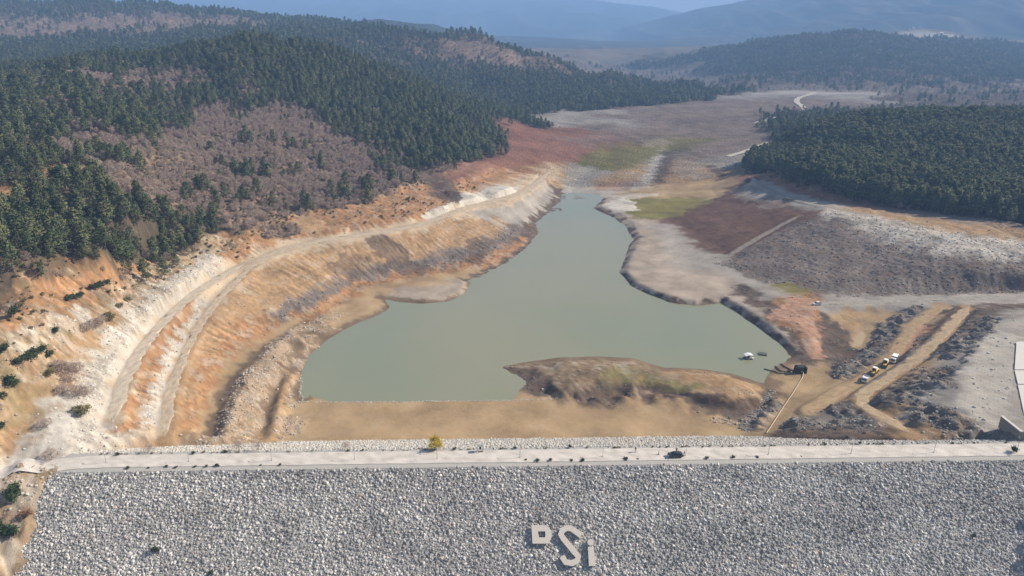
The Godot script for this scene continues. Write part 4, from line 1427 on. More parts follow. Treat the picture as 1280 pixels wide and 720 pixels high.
var TRACKS := [
	["haul", [305,338, 325,326, 350,314, 390,303, 430,296.5, 480,289, 520,281.5, 550,272, 575,262, 605,254, 635,246, 658,237, 674,226, 686,213], 7.0, Vector3(0.62, 0.50, 0.37), "wide pale haul road curving along the left bank to the far spur"],
	["upper", [140,528, 146,508, 152,485, 163,460, 176,438, 196,412, 222,385, 257,357, 305,330], 5.0, Vector3(0.66, 0.56, 0.44), "upper dusty track climbing the left bank beside the grey gravel slope"],
	["lower", [205,546, 207,535, 212,495, 222,465, 231,442, 245,414, 260,391, 280,366, 312,336], 4.0, Vector3(0.62, 0.50, 0.37), "lower dusty track between the stony bench and the orange slope"],
	["cross", [1020,380, 1060,378.5, 1110,377, 1160,374.5, 1210,373, 1285,372], 5.5, Vector3(0.42, 0.38, 0.33), "grey road crossing the right bank at the foot of the spoil heap"],
	["machine", [1030,520, 1012,514, 1032,501, 1056,487, 1080,475, 1100,461, 1115,446, 1128,428, 1142,409, 1158,395, 1185,381], 4.5, Vector3(0.46, 0.33, 0.20), "tan track where the machines stand on the right bank"],
	["bench", [908,322, 925,311, 945,299, 970,285, 1000,269], 3.5, Vector3(0.30, 0.26, 0.225), "grey diagonal bench climbing between the dark slope and the spoil heap"],
	["rim", [940,222, 950,230, 965,238, 985,246, 1015,254, 1060,264, 1100,270], 4.5, Vector3(0.38, 0.33, 0.28), "pale track along the foot of the plantation"],
	["switchback", [1140,543, 1120,530, 1095,516, 1078,503, 1084,490, 1112,471, 1140,452, 1162,434, 1182,414, 1196,399, 1212,382], 4.5, Vector3(0.50, 0.38, 0.25), "tan switchback track climbing the right bank to the dam"],
]

# ---------------------------------------------------------------- things
func box(st: SurfaceTool, lo: Vector3, hi: Vector3, bevel := 0.0) -> void:
	# a box with chamfered upright and top edges
	var b := minf(bevel, minf(hi.x - lo.x, minf(hi.y - lo.y, hi.z - lo.z)) * 0.45)
	var ring := func(y: float, inset: float) -> Array:
		var l := lo + Vector3(inset, 0, inset)
		var h := hi - Vector3(inset, 0, inset)
		return [Vector3(l.x + b, y, l.z), Vector3(h.x - b, y, l.z), Vector3(h.x, y, l.z + b), Vector3(h.x, y, h.z - b), Vector3(h.x - b, y, h.z), Vector3(l.x + b, y, h.z), Vector3(l.x, y, h.z - b), Vector3(l.x, y, l.z + b)]
	loft(st, [ring.call(lo.y, 0.0), ring.call(hi.y - b, 0.0), ring.call(hi.y, b)])

# skin between rings of equal count, closed at both ends
func loft(st: SurfaceTool, rings: Array) -> void:
	var mid := Vector3.ZERO
	for r in rings:
		for p in r: mid += p / (r.size() * rings.size())
	var face := func(a: Vector3, b: Vector3, c: Vector3) -> void:
		var n := (c - a).cross(b - a)
		if n.length_squared() < 1e-12: return
		n = n.normalized()
		if n.dot((a + b + c) / 3.0 - mid) < 0: n = -n
		tri(st, a, b, c, n)
	for k in rings.size() - 1:
		var r: Array = rings[k]
		var s: Array = rings[k + 1]
		for i in r.size():
			var j := (i + 1) % r.size()
			face.call(r[i], s[j], s[i]); face.call(r[i], r[j], s[j])
	for e in [0, rings.size() - 1]:
		var r: Array = rings[e]
		var c := Vector3.ZERO
		for p in r: c += p / r.size()
		for i in r.size():
			var j := (i + 1) % r.size()
			if e == 0: face.call(c, r[j], r[i])
			else: face.call(c, r[i], r[j])

# a flat polygon given a thickness, lying in the plane of u and v
func slab(st: SurfaceTool, poly: PackedVector2Array, thick: float) -> void:
	var ids := Geometry2D.triangulate_polygon(poly)
	var mid := Vector2.ZERO
	for q in poly: mid += q / poly.size()
	for k in ids.size() / 3:
		for lift in [0.0, thick]:
			var c := []
			for j in 3: c.append(Vector3(poly[ids[k * 3 + j]].x, lift, -poly[ids[k * 3 + j]].y))
			tri(st, c[0], c[1], c[2], Vector3(0, 1 if lift > 0 else -1, 0))
	for i in poly.size():
		var a := poly[i]
		var b := poly[(i + 1) % poly.size()]
		var n := Vector3((b - a).y, 0, (b - a).x).normalized()
		if n.dot(Vector3(a.x - mid.x, 0, mid.y - a.y)) < 0: n = -n
		tri(st, Vector3(a.x, 0, -a.y), Vector3(a.x, thick, -a.y), Vector3(b.x, thick, -b.y), n)
		tri(st, Vector3(a.x, 0, -a.y), Vector3(b.x, thick, -b.y), Vector3(b.x, 0, -b.y), n)

func wheel(parent: Node, at: Vector3, r: float, w: float, rubber: Material, metal: Material) -> void:
	var st := begin()
	var prof := [[-w * 0.5, r * 0.82], [-w * 0.38, r], [w * 0.38, r], [w * 0.5, r * 0.82]]
	for k in 3:
		tube(st, Vector3(0, 0, prof[k][0]), Vector3(0, 0, prof[k + 1][0]), prof[k][1], prof[k + 1][1], 14)
	tube(st, Vector3(0, 0, -w * 0.5), Vector3(0, 0, -w * 0.42), r * 0.82, r * 0.5, 14)
	tube(st, Vector3(0, 0, w * 0.42), Vector3(0, 0, w * 0.5), r * 0.5, r * 0.82, 14)
	var o := part("wheel", st.commit(), rubber, parent)
	o.position = at
	var rim := begin()
	tube(rim, Vector3(0, 0, -w * 0.44), Vector3(0, 0, w * 0.44), r * 0.55, r * 0.55, 12)
	for s in [-1.0, 1.0]: tube(rim, Vector3(0, 0, s * w * 0.44), Vector3(0, 0, s * w * 0.34), r * 0.55, 0.0, 12)
	part("rim", rim.commit(), metal, o)

# side outline of a vehicle swept across its width, drawn in towards the roof
func shell(outline: Array, width: float, tuck: Callable) -> ArrayMesh:
	var st := begin()
	var rings := []
	for s in [-1.0, -0.92, 0.92, 1.0]:
		var ring := []
		for p: Vector2 in outline:
			var shrink := 0.97 if absf(s) > 0.95 else 1.0
			var mid := Vector2(0, 0.8)
			var q := mid + (p - mid) * shrink
			ring.append(Vector3(q.x, q.y, s * width * 0.5 * tuck.call(p.y)))
		rings.append(ring)
	loft(st, rings)
	return st.commit()

func car(called: String, where: Vector3, turn: float, paint: Color, label: String, tall := 1.5, long := 4.4, group := "") -> Node3D:
	var t := thing(called, where, turn, label, "car", group)
	var kx := long / 4.4
	var ky := tall / 1.5
	var gloss := plain(paint, 0.25)
	gloss.clearcoat_enabled = true
	gloss.clearcoat = 0.6
	var glass := plain(Color(0.02, 0.025, 0.03), 0.06)
	var rubber := plain(Color(0.03, 0.03, 0.03), 0.9)
	var alloy := plain(Color(0.45, 0.45, 0.46), 0.35, 0.8)
	var low := []
	for p in [[-2.15, 0.32], [-2.2, 0.55], [-2.1, 0.78], [-1.2, 0.95], [1.9, 1.0], [2.12, 0.9], [2.18, 0.5], [2.1, 0.3]]: low.append(Vector2(p[0] * kx, p[1] * ky))
	part("body", shell(low, 1.76, func(y): return 1.0 - 0.04 * maxf(0.0, y - 0.6)), gloss, t)
	var cabin := []
	for p in [[-1.22, 0.93], [-0.55, 1.38], [-0.2, 1.44], [1.1, 1.42], [1.75, 1.2], [1.95, 0.97]]: cabin.append(Vector2(p[0] * kx, p[1] * ky))
	part("windows", shell(cabin, 1.66, func(y): return 1.0 - 0.34 * maxf(0.0, y / ky - 0.95)), glass, t)
	var roof := begin()
	box(roof, Vector3(-0.5 * kx, 1.41 * ky, -0.66), Vector3(1.25 * kx, 1.5 * ky, 0.66), 0.06)
	part("roof", roof.commit(), gloss, t)
	for x in [-1.35, 1.32]:
		for z in [-0.78, 0.78]: wheel(t, Vector3(x * kx, 0.32, z), 0.32, 0.22, rubber, alloy)
	for z in [-0.62, 0.62]:
		var lamp := begin()
		box(lamp, Vector3(-2.24 * kx, 0.6 * ky, z - 0.17), Vector3(-2.08 * kx, 0.74 * ky, z + 0.17), 0.03)
		part("headlight", lamp.commit(), plain(Color(0.7, 0.7, 0.68), 0.15), t)
		var tail := begin()
		box(tail, Vector3(2.08 * kx, 0.66 * ky, z - 0.14), Vector3(2.22 * kx, 0.84 * ky, z + 0.14), 0.03)
		part("tail_light", tail.commit(), plain(Color(0.3, 0.02, 0.02), 0.2), t)
		var mirror := begin()
		box(mirror, Vector3(-0.9 * kx, 0.95 * ky, z * 1.55 - 0.09), Vector3(-0.74 * kx, 1.08 * ky, z * 1.55 + 0.09), 0.03)
		part("mirror", mirror.commit(), gloss, t)
	return t

func loader(where: Vector3, turn: float, label: String) -> void:
	var t := thing("wheel_loader", where, turn, label, "loader", "yellow machines on the right bank")
	var yellow := plain(Color(0.72, 0.46, 0.07), 0.5)
	var steel := plain(Color(0.12, 0.11, 0.10), 0.6)
	var rubber := plain(Color(0.035, 0.034, 0.033), 0.9)
	var glass := plain(Color(0.03, 0.04, 0.05), 0.08)
	var b := begin()
	box(b, Vector3(-0.2, 0.75, -0.85), Vector3(2.7, 1.95, 0.85), 0.15)
	part("engine_cover", b.commit(), yellow, t)
	var f := begin()
	box(f, Vector3(-1.9, 0.6, -0.6), Vector3(-0.15, 1.2, 0.6), 0.1)
	part("front_frame", f.commit(), yellow, t)
	var c := begin()
	box(c, Vector3(-0.55, 1.4, -0.68), Vector3(0.85, 2.75, 0.68), 0.1)
	part("cab", c.commit(), glass, t)
	var r := begin()
	box(r, Vector3(-0.7, 2.72, -0.78), Vector3(1.0, 2.92, 0.78), 0.06)
	part("cab_roof", r.commit(), plain(Color(0.75, 0.74, 0.70), 0.4), t)
	for s in [-1.0, 1.0]:
		var a := begin()
		tube(a, Vector3(-0.6, 1.35, s * 0.42), Vector3(-2.6, 0.75, s * 0.42), 0.13, 0.11, 6)
		part("lift_arm", a.commit(), yellow, t)
		for x in [-1.25, 1.75]: wheel(t, Vector3(x, 0.72, s * 0.95), 0.72, 0.5, rubber, yellow)
	var k := begin()
	var rings := []
	for z in [-1.25, 1.25]: rings.append([Vector3(-2.5, 0.2, z), Vector3(-2.45, 1.15, z), Vector3(-2.75, 1.25, z), Vector3(-2.7, 0.5, z), Vector3(-3.5, 0.28, z), Vector3(-3.5, 0.15, z)])
	loft(k, rings)
	part("bucket", k.commit(), steel, t)
	var e := begin()
	tube(e, Vector3(1.7, 1.9, 0.4), Vector3(1.7, 2.6, 0.4), 0.07, 0.06, 8)
	part("exhaust", e.commit(), steel, t)

func truck(where: Vector3, turn: float, cab_tone: Color, bed_tone: Color, label: String, closed: bool) -> void:
	var t := thing("truck", where, turn, label, "truck")
	var paint := plain(cab_tone, 0.35)
	var bed := plain(bed_tone, 0.6)
	var dark := plain(Color(0.05, 0.05, 0.05), 0.7)
	var glass := plain(Color(0.03, 0.04, 0.05), 0.08)
	var alloy := plain(Color(0.4, 0.4, 0.4), 0.4, 0.7)
	var cab := []
	for p in [[-2.6, 0.5], [-2.65, 1.3], [-2.4, 2.1], [-2.2, 2.35], [-1.1, 2.35], [-1.05, 0.5]]: cab.append(Vector2(p[0], p[1]))
	part("cab", shell(cab, 1.95, func(y): return 1.0 - 0.05 * maxf(0.0, y - 1.3)), paint, t)
	var w := begin()
	box(w, Vector3(-2.68, 1.4, -0.85), Vector3(-2.42, 2.0, 0.85), 0.04)
	part("windscreen", w.commit(), glass, t)
	for s in [-1.0, 1.0]:
		var d := begin()
		box(d, Vector3(-2.1, 1.35, s * 0.97 - 0.03), Vector3(-1.25, 2.0, s * 0.97 + 0.03), 0.02)
		part("side_window", d.commit(), glass, t)
	var f := begin()
	box(f, Vector3(-2.4, 0.5, -0.5), Vector3(2.7, 0.78, 0.5), 0.04)
	part("chassis", f.commit(), dark, t)
	var b := begin()
	if closed: box(b, Vector3(-0.95, 0.8, -1.05), Vector3(2.75, 2.75, 1.05), 0.08)
	else:
		box(b, Vector3(-0.95, 0.8, -1.05), Vector3(2.75, 0.95, 1.05), 0.03)
		for s in [-1.0, 1.0]: box(b, Vector3(-0.95, 0.95, s * 1.0 - 0.05), Vector3(2.75, 1.5, s * 1.0 + 0.05), 0.03)
		box(b, Vector3(-0.95, 0.95, -1.0), Vector3(-0.85, 1.6, 1.0), 0.03)
		box(b, Vector3(2.65, 0.95, -1.0), Vector3(2.75, 1.5, 1.0), 0.03)
	part("cargo_box" if closed else "cargo_bed", b.commit(), bed, t)
	if closed:
		var top := begin()
		box(top, Vector3(-0.93, 2.75, -1.03), Vector3(2.73, 2.83, 1.03), 0.03)
		part("box_roof", top.commit(), paint, t)
	for x in [-1.8, 1.7]:
		for s in [-1.0, 1.0]: wheel(t, Vector3(x, 0.45, s * 0.88), 0.45, 0.3, dark, alloy)

# a body as one skin: tapered bones joined with a smooth minimum, meshed as surface nets
func body_mesh(bones: Array, cell: float, lo: Vector3, hi: Vector3, dress: Callable) -> ArrayMesh:
	var n := Vector3i(((hi - lo) / cell).ceil()) + Vector3i.ONE
	var f := PackedFloat32Array(); f.resize(n.x * n.y * n.z)
	for k in n.z:
		for j in n.y:
			for i in n.x:
				var p := lo + Vector3(i, j, k) * cell
				var d := 1.0
				for b in bones:
					var ba: Vector3 = b[1] - b[0]
					var h := clampf((p - b[0]).dot(ba) / maxf(ba.length_squared(), 1e-6), 0, 1)
					var e: float = p.distance_to(b[0] + ba * h) - lerpf(b[2], b[3], h)
					var m := clampf(0.5 + 0.5 * (d - e) / 0.045, 0, 1)
					d = lerpf(d, e, m) - 0.045 * m * (1.0 - m)
				f[(k * n.y + j) * n.x + i] = d
	var id := {}
	var verts := PackedVector3Array()
	for k in n.z - 1:
		for j in n.y - 1:
			for i in n.x - 1:
				var sum := Vector3.ZERO
				var cnt := 0
				for e in 12:
					var ax := e / 4
					var o := Vector3i.ZERO
					o[(ax + 1) % 3] = e & 1
					o[(ax + 2) % 3] = (e >> 1) & 1
					var q := o
					q[ax] = 1
					var da := f[((k + o.z) * n.y + j + o.y) * n.x + i + o.x]
					var db := f[((k + q.z) * n.y + j + q.y) * n.x + i + q.x]
					if (da < 0) != (db < 0):
						sum += Vector3(o).lerp(Vector3(q), da / (da - db))
						cnt += 1
				if cnt > 0:
					id[Vector3i(i, j, k)] = verts.size()
					verts.append(lo + (Vector3(i, j, k) + sum / cnt) * cell)
	var st := begin()
	st.set_smooth_group(0)
	for k in range(1, n.z - 1):
		for j in range(1, n.y - 1):
			for i in range(1, n.x - 1):
				var c := Vector3i(i, j, k)
				var d0 := f[(k * n.y + j) * n.x + i]
				for ax in 3:
					var q := c
					q[ax] += 1
					var d1 := f[(q.z * n.y + q.y) * n.x + q.x]
					if (d0 < 0) == (d1 < 0): continue
					var u := Vector3i.ZERO
					var w := Vector3i.ZERO
					u[(ax + 1) % 3] = 1
					w[(ax + 2) % 3] = 1
					var quad := [c - u - w, c - w, c, c - u]
					if d0 >= 0: quad.reverse()
					for t in [0, 2, 1, 0, 3, 2]:
						var v: Vector3 = verts[id[quad[t]]]
						st.set_color(dress.call(v))
						st.add_vertex(v)
	st.index()
	st.generate_normals()
	return st.commit()

func person(where: Vector3, turn: float, top: Color, legs: Color, stride: float, label: String) -> void:
	var t := thing("person", where, turn, label, "person", "people on the crest road")
	var b := []
	for s in [-1.0, 1.0]:
		var hip := Vector3(s * 0.09, 0.92, 0)
		var knee := Vector3(s * 0.10, 0.50, s * stride * 0.5 - 0.03)
		var heel := Vector3(s * 0.11, 0.09, s * stride)
		b.append([hip, knee, 0.095, 0.062])
		b.append([knee, heel, 0.062, 0.045])
		b.append([heel - Vector3(0, 0.03, 0.0), heel + Vector3(0, -0.045, -0.16), 0.05, 0.04])
		var sh := Vector3(s * 0.19, 1.43, 0)
		var elbow := Vector3(s * 0.25, 1.15, -s * stride * 0.4 + 0.03)
		var wrist := Vector3(s * 0.24, 0.92, -s * stride * 0.6 - 0.10)
		b.append([sh, elbow, 0.062, 0.048])
		b.append([elbow, wrist, 0.045, 0.034])
		b.append([wrist, wrist + Vector3(0, -0.09, -0.02), 0.036, 0.030])
		for k in 4: b.append([wrist + Vector3(0, -0.08, -0.03 + k * 0.02), wrist + Vector3(0, -0.17 + absf(k - 1.5) * 0.01, -0.045 + k * 0.02), 0.011, 0.009])
		b.append([wrist + Vector3(0, -0.04, -0.03), wrist + Vector3(-s * 0.01, -0.10, -0.07), 0.012, 0.010])
	b.append([Vector3(0, 0.95, 0), Vector3(0, 1.2, 0), 0.135, 0.125])
	b.append([Vector3(-0.08, 1.36, 0), Vector3(0.08, 1.36, 0), 0.125, 0.125])
	b.append([Vector3(0, 1.2, 0), Vector3(0, 1.38, 0), 0.125, 0.13])
	b.append([Vector3(0, 1.45, 0), Vector3(0, 1.55, -0.01), 0.055, 0.052])
	b.append([Vector3(0, 1.62, -0.01), Vector3(0, 1.68, 0.01), 0.082, 0.095])
	b.append([Vector3(0, 1.61, -0.09), Vector3(0, 1.63, -0.10), 0.016, 0.014])
	for s in [-1.0, 1.0]: b.append([Vector3(s * 0.09, 1.62, 0.01), Vector3(s * 0.092, 1.66, 0.01), 0.016, 0.018])
	var dress := func(v: Vector3) -> Color:
		if v.y > 1.51: return Color(0.05, 0.04, 0.035) if v.y > 1.70 or v.z > 0.02 else Color(0.45, 0.30, 0.22)
		if v.y < 0.07: return Color(0.04, 0.04, 0.04)
		if v.y < 0.93 and absf(v.x) > 0.205: return Color(0.45, 0.30, 0.22)
		return legs if v.y < 0.97 and absf(v.x) < 0.21 else top
	var m := leaf_material(0.0)
	part("body", body_mesh(b, 0.03, Vector3(-0.42, -0.03, -0.45), Vector3(0.42, 1.85, 0.45), dress), m, t)

func bush(called: String, px: float, py: float, mesh: Array, mat: Material, stem: Material, tall: float, label: String, category: String, group := "", where = null) -> void:
	var p: Vector3 = where if where != null else on_ground(px, py)
	var o := thing(called, p - Vector3(0, 0.1, 0), px * 1.3, label, category, group)
	o.scale = Vector3.ONE * tall
	part("foliage" if called != "bare_shrub" else "twigs", mesh[0], mat, o)
	part("stem", mesh[1], stem, o)

func pipe_line(called: String, path: Array, radius: float, mat: Material, label: String, category: String) -> void:
	var c := Curve3D.new()
	c.bake_interval = 0.8
	for n in path.size():
		var a: Vector3 = path[maxi(0, n - 1)]
		var b: Vector3 = path[mini(path.size() - 1, n + 1)]
		c.add_point(path[n], -(b - a) / 6.0, (b - a) / 6.0)
	var pts := c.get_baked_points()
	var st := begin()
	for n in pts.size() - 1: tube(st, pts[n], pts[n + 1], radius, radius, 8)
	tag(part(called, st.commit(), mat, self), label, category)

func build_things() -> void:
	var leafy := leaf_material(0.2)
	var twig := leaf_material(0.0)
	var bark := plain(Color(0.15, 0.12, 0.10))
	var green := [bush_meshes(2001, 1.0, 1.1, 520, 0.16, Color(0.050, 0.070, 0.030)), bush_meshes(2002, 1.0, 1.15, 520, 0.16, Color(0.045, 0.062, 0.028))]
	var olive := bush_meshes(2003, 1.0, 1.5, 620, 0.14, Color(0.15, 0.135, 0.055))
	var rusty := bush_meshes(2004, 1.0, 1.5, 520, 0.14, Color(0.20, 0.115, 0.07))
	var brown := bare_meshes(2005, 1.0, 1.6, 700, 0.2)
	var pale := bare_meshes(2006, 1.0, 1.7, 600, 0.18)
	var conifer := bush_meshes(2007, 1.0, 0.78, 900, 0.12, Color(0.042, 0.066, 0.026))
	var yellow := bush_meshes(2008, 1.0, 1.35, 1300, 0.10, Color(0.46, 0.33, 0.035))

	# letters on the downstream face
	var concrete := ground_material(2.0, 0.4)
	concrete.vertex_color_use_as_albedo = false
	concrete.albedo_color = Color(0.68, 0.62, 0.55).linear_to_srgb()
	var slope := Basis(dam_along, Vector3.UP, -dam_up) * Basis(Vector3.RIGHT, atan(FACE))
	var frame_at := on_face(705, 685)
	var flat := func(px: float, py: float) -> Vector2:
		var q: Vector3 = slope.inverse() * (on_face(px, py) - frame_at)
		return Vector2(q.x, -q.z)
	var letter := func(label: String) -> Node3D:
		var o := thing("concrete_letter", frame_at, 0, label, "letter", "concrete letters on the dam face")
		o.basis = slope
		o.position = frame_at + slope.y * 0.62
		return o
	var d_letter: Node3D = letter.call("pale concrete letter D with a square hole, smallest of the three on the boulder face")
	var st := begin()
	var ring_out := [[664, 658.3], [682.8, 658.3], [688.9, 665], [689.4, 672.2], [685.5, 681.1], [665.5, 681.1]]
	var ring_in := [[672.2, 665.8], [681.0, 665.8], [681.4, 667.5], [681.4, 671.5], [681.0, 673.4], [673.6, 673.4]]
	for k in 6:
		var j := (k + 1) % 6
		var poly := PackedVector2Array()
		for q in [ring_out[k], ring_out[j], ring_in[j], ring_in[k]]: poly.append(flat.call(q[0], q[1]))
		slab(st, poly, 0.6)
	part("slab", st.commit(), concrete, d_letter)
	var s_letter: Node3D = letter.call("pale concrete letter S, tallest of the three on the boulder face")
	st = begin()
	var s_line := [[726.0, 671.0], [720.5, 667.0], [714.5, 662.8], [708.5, 661.6], [702.8, 664.6], [700.6, 669.4], [704.0, 675.0], [710.0, 682.2], [716.5, 690.2], [722.6, 697.4], [720.8, 702.6], [714.6, 705.4], [706.8, 704.2], [702.2, 697.0]]
	for k in s_line.size() - 1:
		var a: Vector2 = flat.call(s_line[k][0], s_line[k][1])
		var b: Vector2 = flat.call(s_line[k + 1][0], s_line[k + 1][1])
		var before: Vector2 = flat.call(s_line[maxi(0, k - 1)][0], s_line[maxi(0, k - 1)][1])
		var after: Vector2 = flat.call(s_line[mini(s_line.size() - 1, k + 2)][0], s_line[mini(s_line.size() - 1, k + 2)][1])
		var na := (b - before).normalized().orthogonal() * 0.78
		var nb := (after - a).normalized().orthogonal() * 0.78
		slab(st, PackedVector2Array([a - na, a + na, b + nb, b - nb]), 0.6)
	part("slab", st.commit(), concrete, s_letter)
	var i_letter: Node3D = letter.call("pale concrete letter i with a round dot on the boulder face")
	st = begin()
	var stem := PackedVector2Array()
	for q in [[734.4, 685.0], [741.7, 685.0], [743.9, 708.9], [735.6, 708.9]]: stem.append(flat.call(q[0], q[1]))
	slab(st, stem, 0.6)
	part("stem", st.commit(), concrete, i_letter)
	st = begin()
	var dot := PackedVector2Array()
	var dot_c: Vector2 = flat.call(737.6, 679.6)
	for k in 12: dot.append(dot_c + Vector2(cos(TAU * k / 12.0), -sin(TAU * k / 12.0)) * 0.85)
	slab(st, dot, 0.6)
	part("dot", st.commit(), concrete, i_letter)

	# lamp posts along the downstream edge of the crest
	var pole := begin()
	tube(pole, Vector3.ZERO, Vector3(0, 4.6, 0), 0.07, 0.045, 8)
	var foot := begin()
	box(foot, Vector3(-0.2, -0.3, -0.2), Vector3(0.2, 0.2, 0.2), 0.03)
	var head := begin()
	tube(head, Vector3(0, 4.55, 0.0), Vector3(0, 4.75, -0.5), 0.03, 0.03, 6)
	box(head, Vector3(-0.1, 4.68, -0.85), Vector3(0.1, 4.8, -0.42), 0.03)
	var pole_mesh := pole.commit()
	var foot_mesh := foot.commit()
	var head_mesh := head.commit()
	var grey_steel := plain(Color(0.30, 0.31, 0.32), 0.5, 0.4)
	for n in 12:
		var px := 133.0 + n * 103.4
		var p := at_level(px, 578.5 - n * 1.25, -0.1)
		var o := thing("lamp_post", p, 0, "thin grey lamp post at the boulder edge of the crest road", "lamp post", "lamp posts along the crest road")
		part("pole", pole_mesh, grey_steel, o)
		part("base", foot_mesh, plain(Color(0.4, 0.38, 0.35)), o)
		part("lamp_arm", head_mesh, grey_steel, o)

	# car and people on the crest
	car("parked_car", at_level(844, 570.5, 0.06), 0.05, Color(0.018, 0.020, 0.024), "dark parked car on the white crest road with people beside it", 1.5, 4.5)
	person(at_level(845.5, 565.5, 0.05), 2.6, Color(0.06, 0.06, 0.07), Color(0.05, 0.055, 0.07), 0.05, "person in dark clothes standing behind the dark car on the crest road")
	person(at_level(854.8, 570.4, 0.05), 1.2, Color(0.03, 0.03, 0.035), Color(0.035, 0.035, 0.045), 0.1, "person in dark clothes standing at the rear end of the dark car")
	person(at_level(794.3, 564.8, 0.05), -1.0, Color(0.03, 0.03, 0.03), Color(0.04, 0.04, 0.05), 0.16, "person in dark clothes walking alone on the crest road")
	var post := thing("marker_post", at_level(823.3, 568.0, 0.04), 0.3, "short grey marker post on the crest road in front of the dark car", "post")
	st = begin()
	tube(st, Vector3.ZERO, Vector3(0, 1.25, 0), 0.16, 0.05, 8)
	part("cone", st.commit(), plain(Color(0.34, 0.33, 0.32)), post)
	st = begin()
	box(st, Vector3(-0.3, -0.03, -0.3), Vector3(0.3, 0.06, 0.3), 0.03)
	part("base", st.commit(), plain(Color(0.2, 0.2, 0.2)), post)
	# small frame by the road
	var hut := thing("gauge_frame", at_level(600.5, 564.5, -0.1), 0.15, "small grey metal frame with a hanging box beside the crest road", "frame")
	for c in [[-0.75, -0.5], [0.75, -0.5], [-0.75, 0.5], [0.75, 0.5]]:
		st = begin()
		tube(st, Vector3(c[0], -0.2, c[1]), Vector3(c[0], 2.1, c[1]), 0.06, 0.06, 6)
		part("post", st.commit(), grey_steel, hut)
	st = begin()
	box(st, Vector3(-0.85, 2.05, -0.6), Vector3(0.85, 2.15, 0.6), 0.03)
	part("top_plate", st.commit(), grey_steel, hut)
	st = begin()
	box(st, Vector3(-0.3, 0.9, -0.25), Vector3(0.3, 1.75, 0.25), 0.04)
	part("instrument_box", st.commit(), plain(Color(0.06, 0.06, 0.06)), hut)
	st = begin()
	box(st, Vector3(-0.8, 0.0, 0.5), Vector3(0.8, 0.6, 0.56), 0.02)
	part("panel", st.commit(), plain(Color(0.22, 0.21, 0.2)), hut)

	# plants along the crest
	var rng := RandomNumberGenerator.new(); rng.seed = 61
	bush("autumn_tree", 544, 560, yellow, leafy, bark, 4.1, "bright yellow autumn tree on the reservoir side of the crest road", "tree", "", at_level(544, 560.5, -0.3))
	for q in [[147, 570], [242, 567.5], [282, 565.5], [568, 562], [644, 560.6], [711.7, 560], [1030, 555], [1075, 555.2], [1269, 566, 2.3]]:
		bush("small_bush", q[0], q[1], green[int(q[0]) % 2], leafy, bark, q[2] if q.size() > 2 else rng.randf_range(0.8, 1.3), "small dark bush on the reservoir edge of the crest road", "bush", "bushes on the reservoir edge of the crest", at_level(q[0], q[1], -0.15))
	for q in [[160, 586], [185.5, 586], [208.5, 584], [220, 585], [244, 584], [259, 584], [272, 583], [326, 582], [351, 582], [657, 575.5], [672, 577], [689, 576.5], [714, 576.5], [728, 576.4], [782, 575], [797, 574.4], [883.6, 573.5], [917, 572.6], [946, 572.5], [1001, 571.6]]:
		bush("small_bush", q[0], q[1], green[int(q[0]) % 2], leafy, bark, rng.randf_range(0.55, 1.25), "small dark bush among the boulders on the downstream edge of the crest road", "bush", "bushes on the downstream edge of the crest", at_level(q[0], q[1], -0.3))
	for q in [[186.6, 565.5, 2.6], [297.5, 562, 3.0], [322, 562, 2.8], [431.7, 561, 2.2]]:
		bush("bare_shrub", q[0], q[1], pale, twig, bark, q[2], "leafless pale brown shrub growing in the white boulders above the silt", "shrub", "leafless shrubs on the reservoir side of the crest", at_level(q[0], q[1], -0.5))
	bush("bare_shrub", 64, 573, brown, twig, bark, 3.4, "wide dark leafless shrub at the bend where the crest road begins", "shrub", "", at_level(64, 574, 0))
	for q in [[195, 690, 2.0], [264, 718, 1.3], [931, 652, 0.8], [1065, 665, 0.8], [1216, 672, 1.0]]:
		bush("small_bush", q[0], q[1], green[0], leafy, bark, q[2], "small green bush growing between the boulders of the dam face", "bush", "bushes on the dam face", on_face(q[0], q[1]) + Vector3(0, 0.2, 0))
	bush("juniper_bush", 18, 626, conifer, leafy, bark, 5.6, "tall dense green juniper at the left end of the dam face", "bush", "")
	bush("juniper_bush", 15, 672, conifer, leafy, bark, 5.0, "broad green juniper below the reddish shrub at the left end of the dam face", "bush", "")
	bush("juniper_bush", -1, 668, conifer, leafy, bark, 4.4, "dark green juniper half behind the broad juniper by the dam face", "bush", "")
	bush("russet_shrub", 32, 646, rusty, leafy, bark, 2.6, "reddish brown shrub at the left end of the boulder face", "shrub", "")
	# shrubs on the left cut slope
	for q in [[69, 417, 2.6], [44, 448, 4.4], [27, 458, 3.6], [57, 440, 3.2], [11, 484, 4.0], [2, 498, 3.0], [1, 537, 2.6], [15, 396, 4.2], [5, 440, 3.6], [62, 446, 2.8], [34, 451, 3.2], [20, 482, 2.8]]:
		bush("evergreen_shrub", q[0], q[1], green[int(q[0]) % 2], leafy, bark, q[2], "dense dark green shrub on the bare tan slope below the orange scarp", "shrub", "evergreen shrubs on the tan slope")
	for q in [[118, 362, 3.4], [126, 360, 3.6], [135, 356, 3.0], [86, 376, 3.0], [94, 374, 3.2], [102, 371, 2.6], [178, 338, 3.4], [184, 334, 2.8], [190, 326, 3.2]]:
		bush("evergreen_shrub", q[0], q[1], green[int(q[0]) % 2], leafy, bark, q[2], "dark green shrub in the row along the foot of the orange scarp", "shrub", "evergreen shrubs at the foot of the scarp")
	for q in [[72, 464, 4.2], [84, 468, 4.6], [95, 466, 4.0], [88, 478, 3.4], [80, 492, 3.6], [95, 496, 4.2], [108, 494, 3.4], [120, 410, 4.2], [108, 414, 3.6], [128, 404, 3.2]]:
		bush("bare_shrub", q[0], q[1], brown, twig, bark, q[2], "leafless brown shrub at the top of the grey gravel slope", "shrub", "leafless shrubs above the gravel slope")
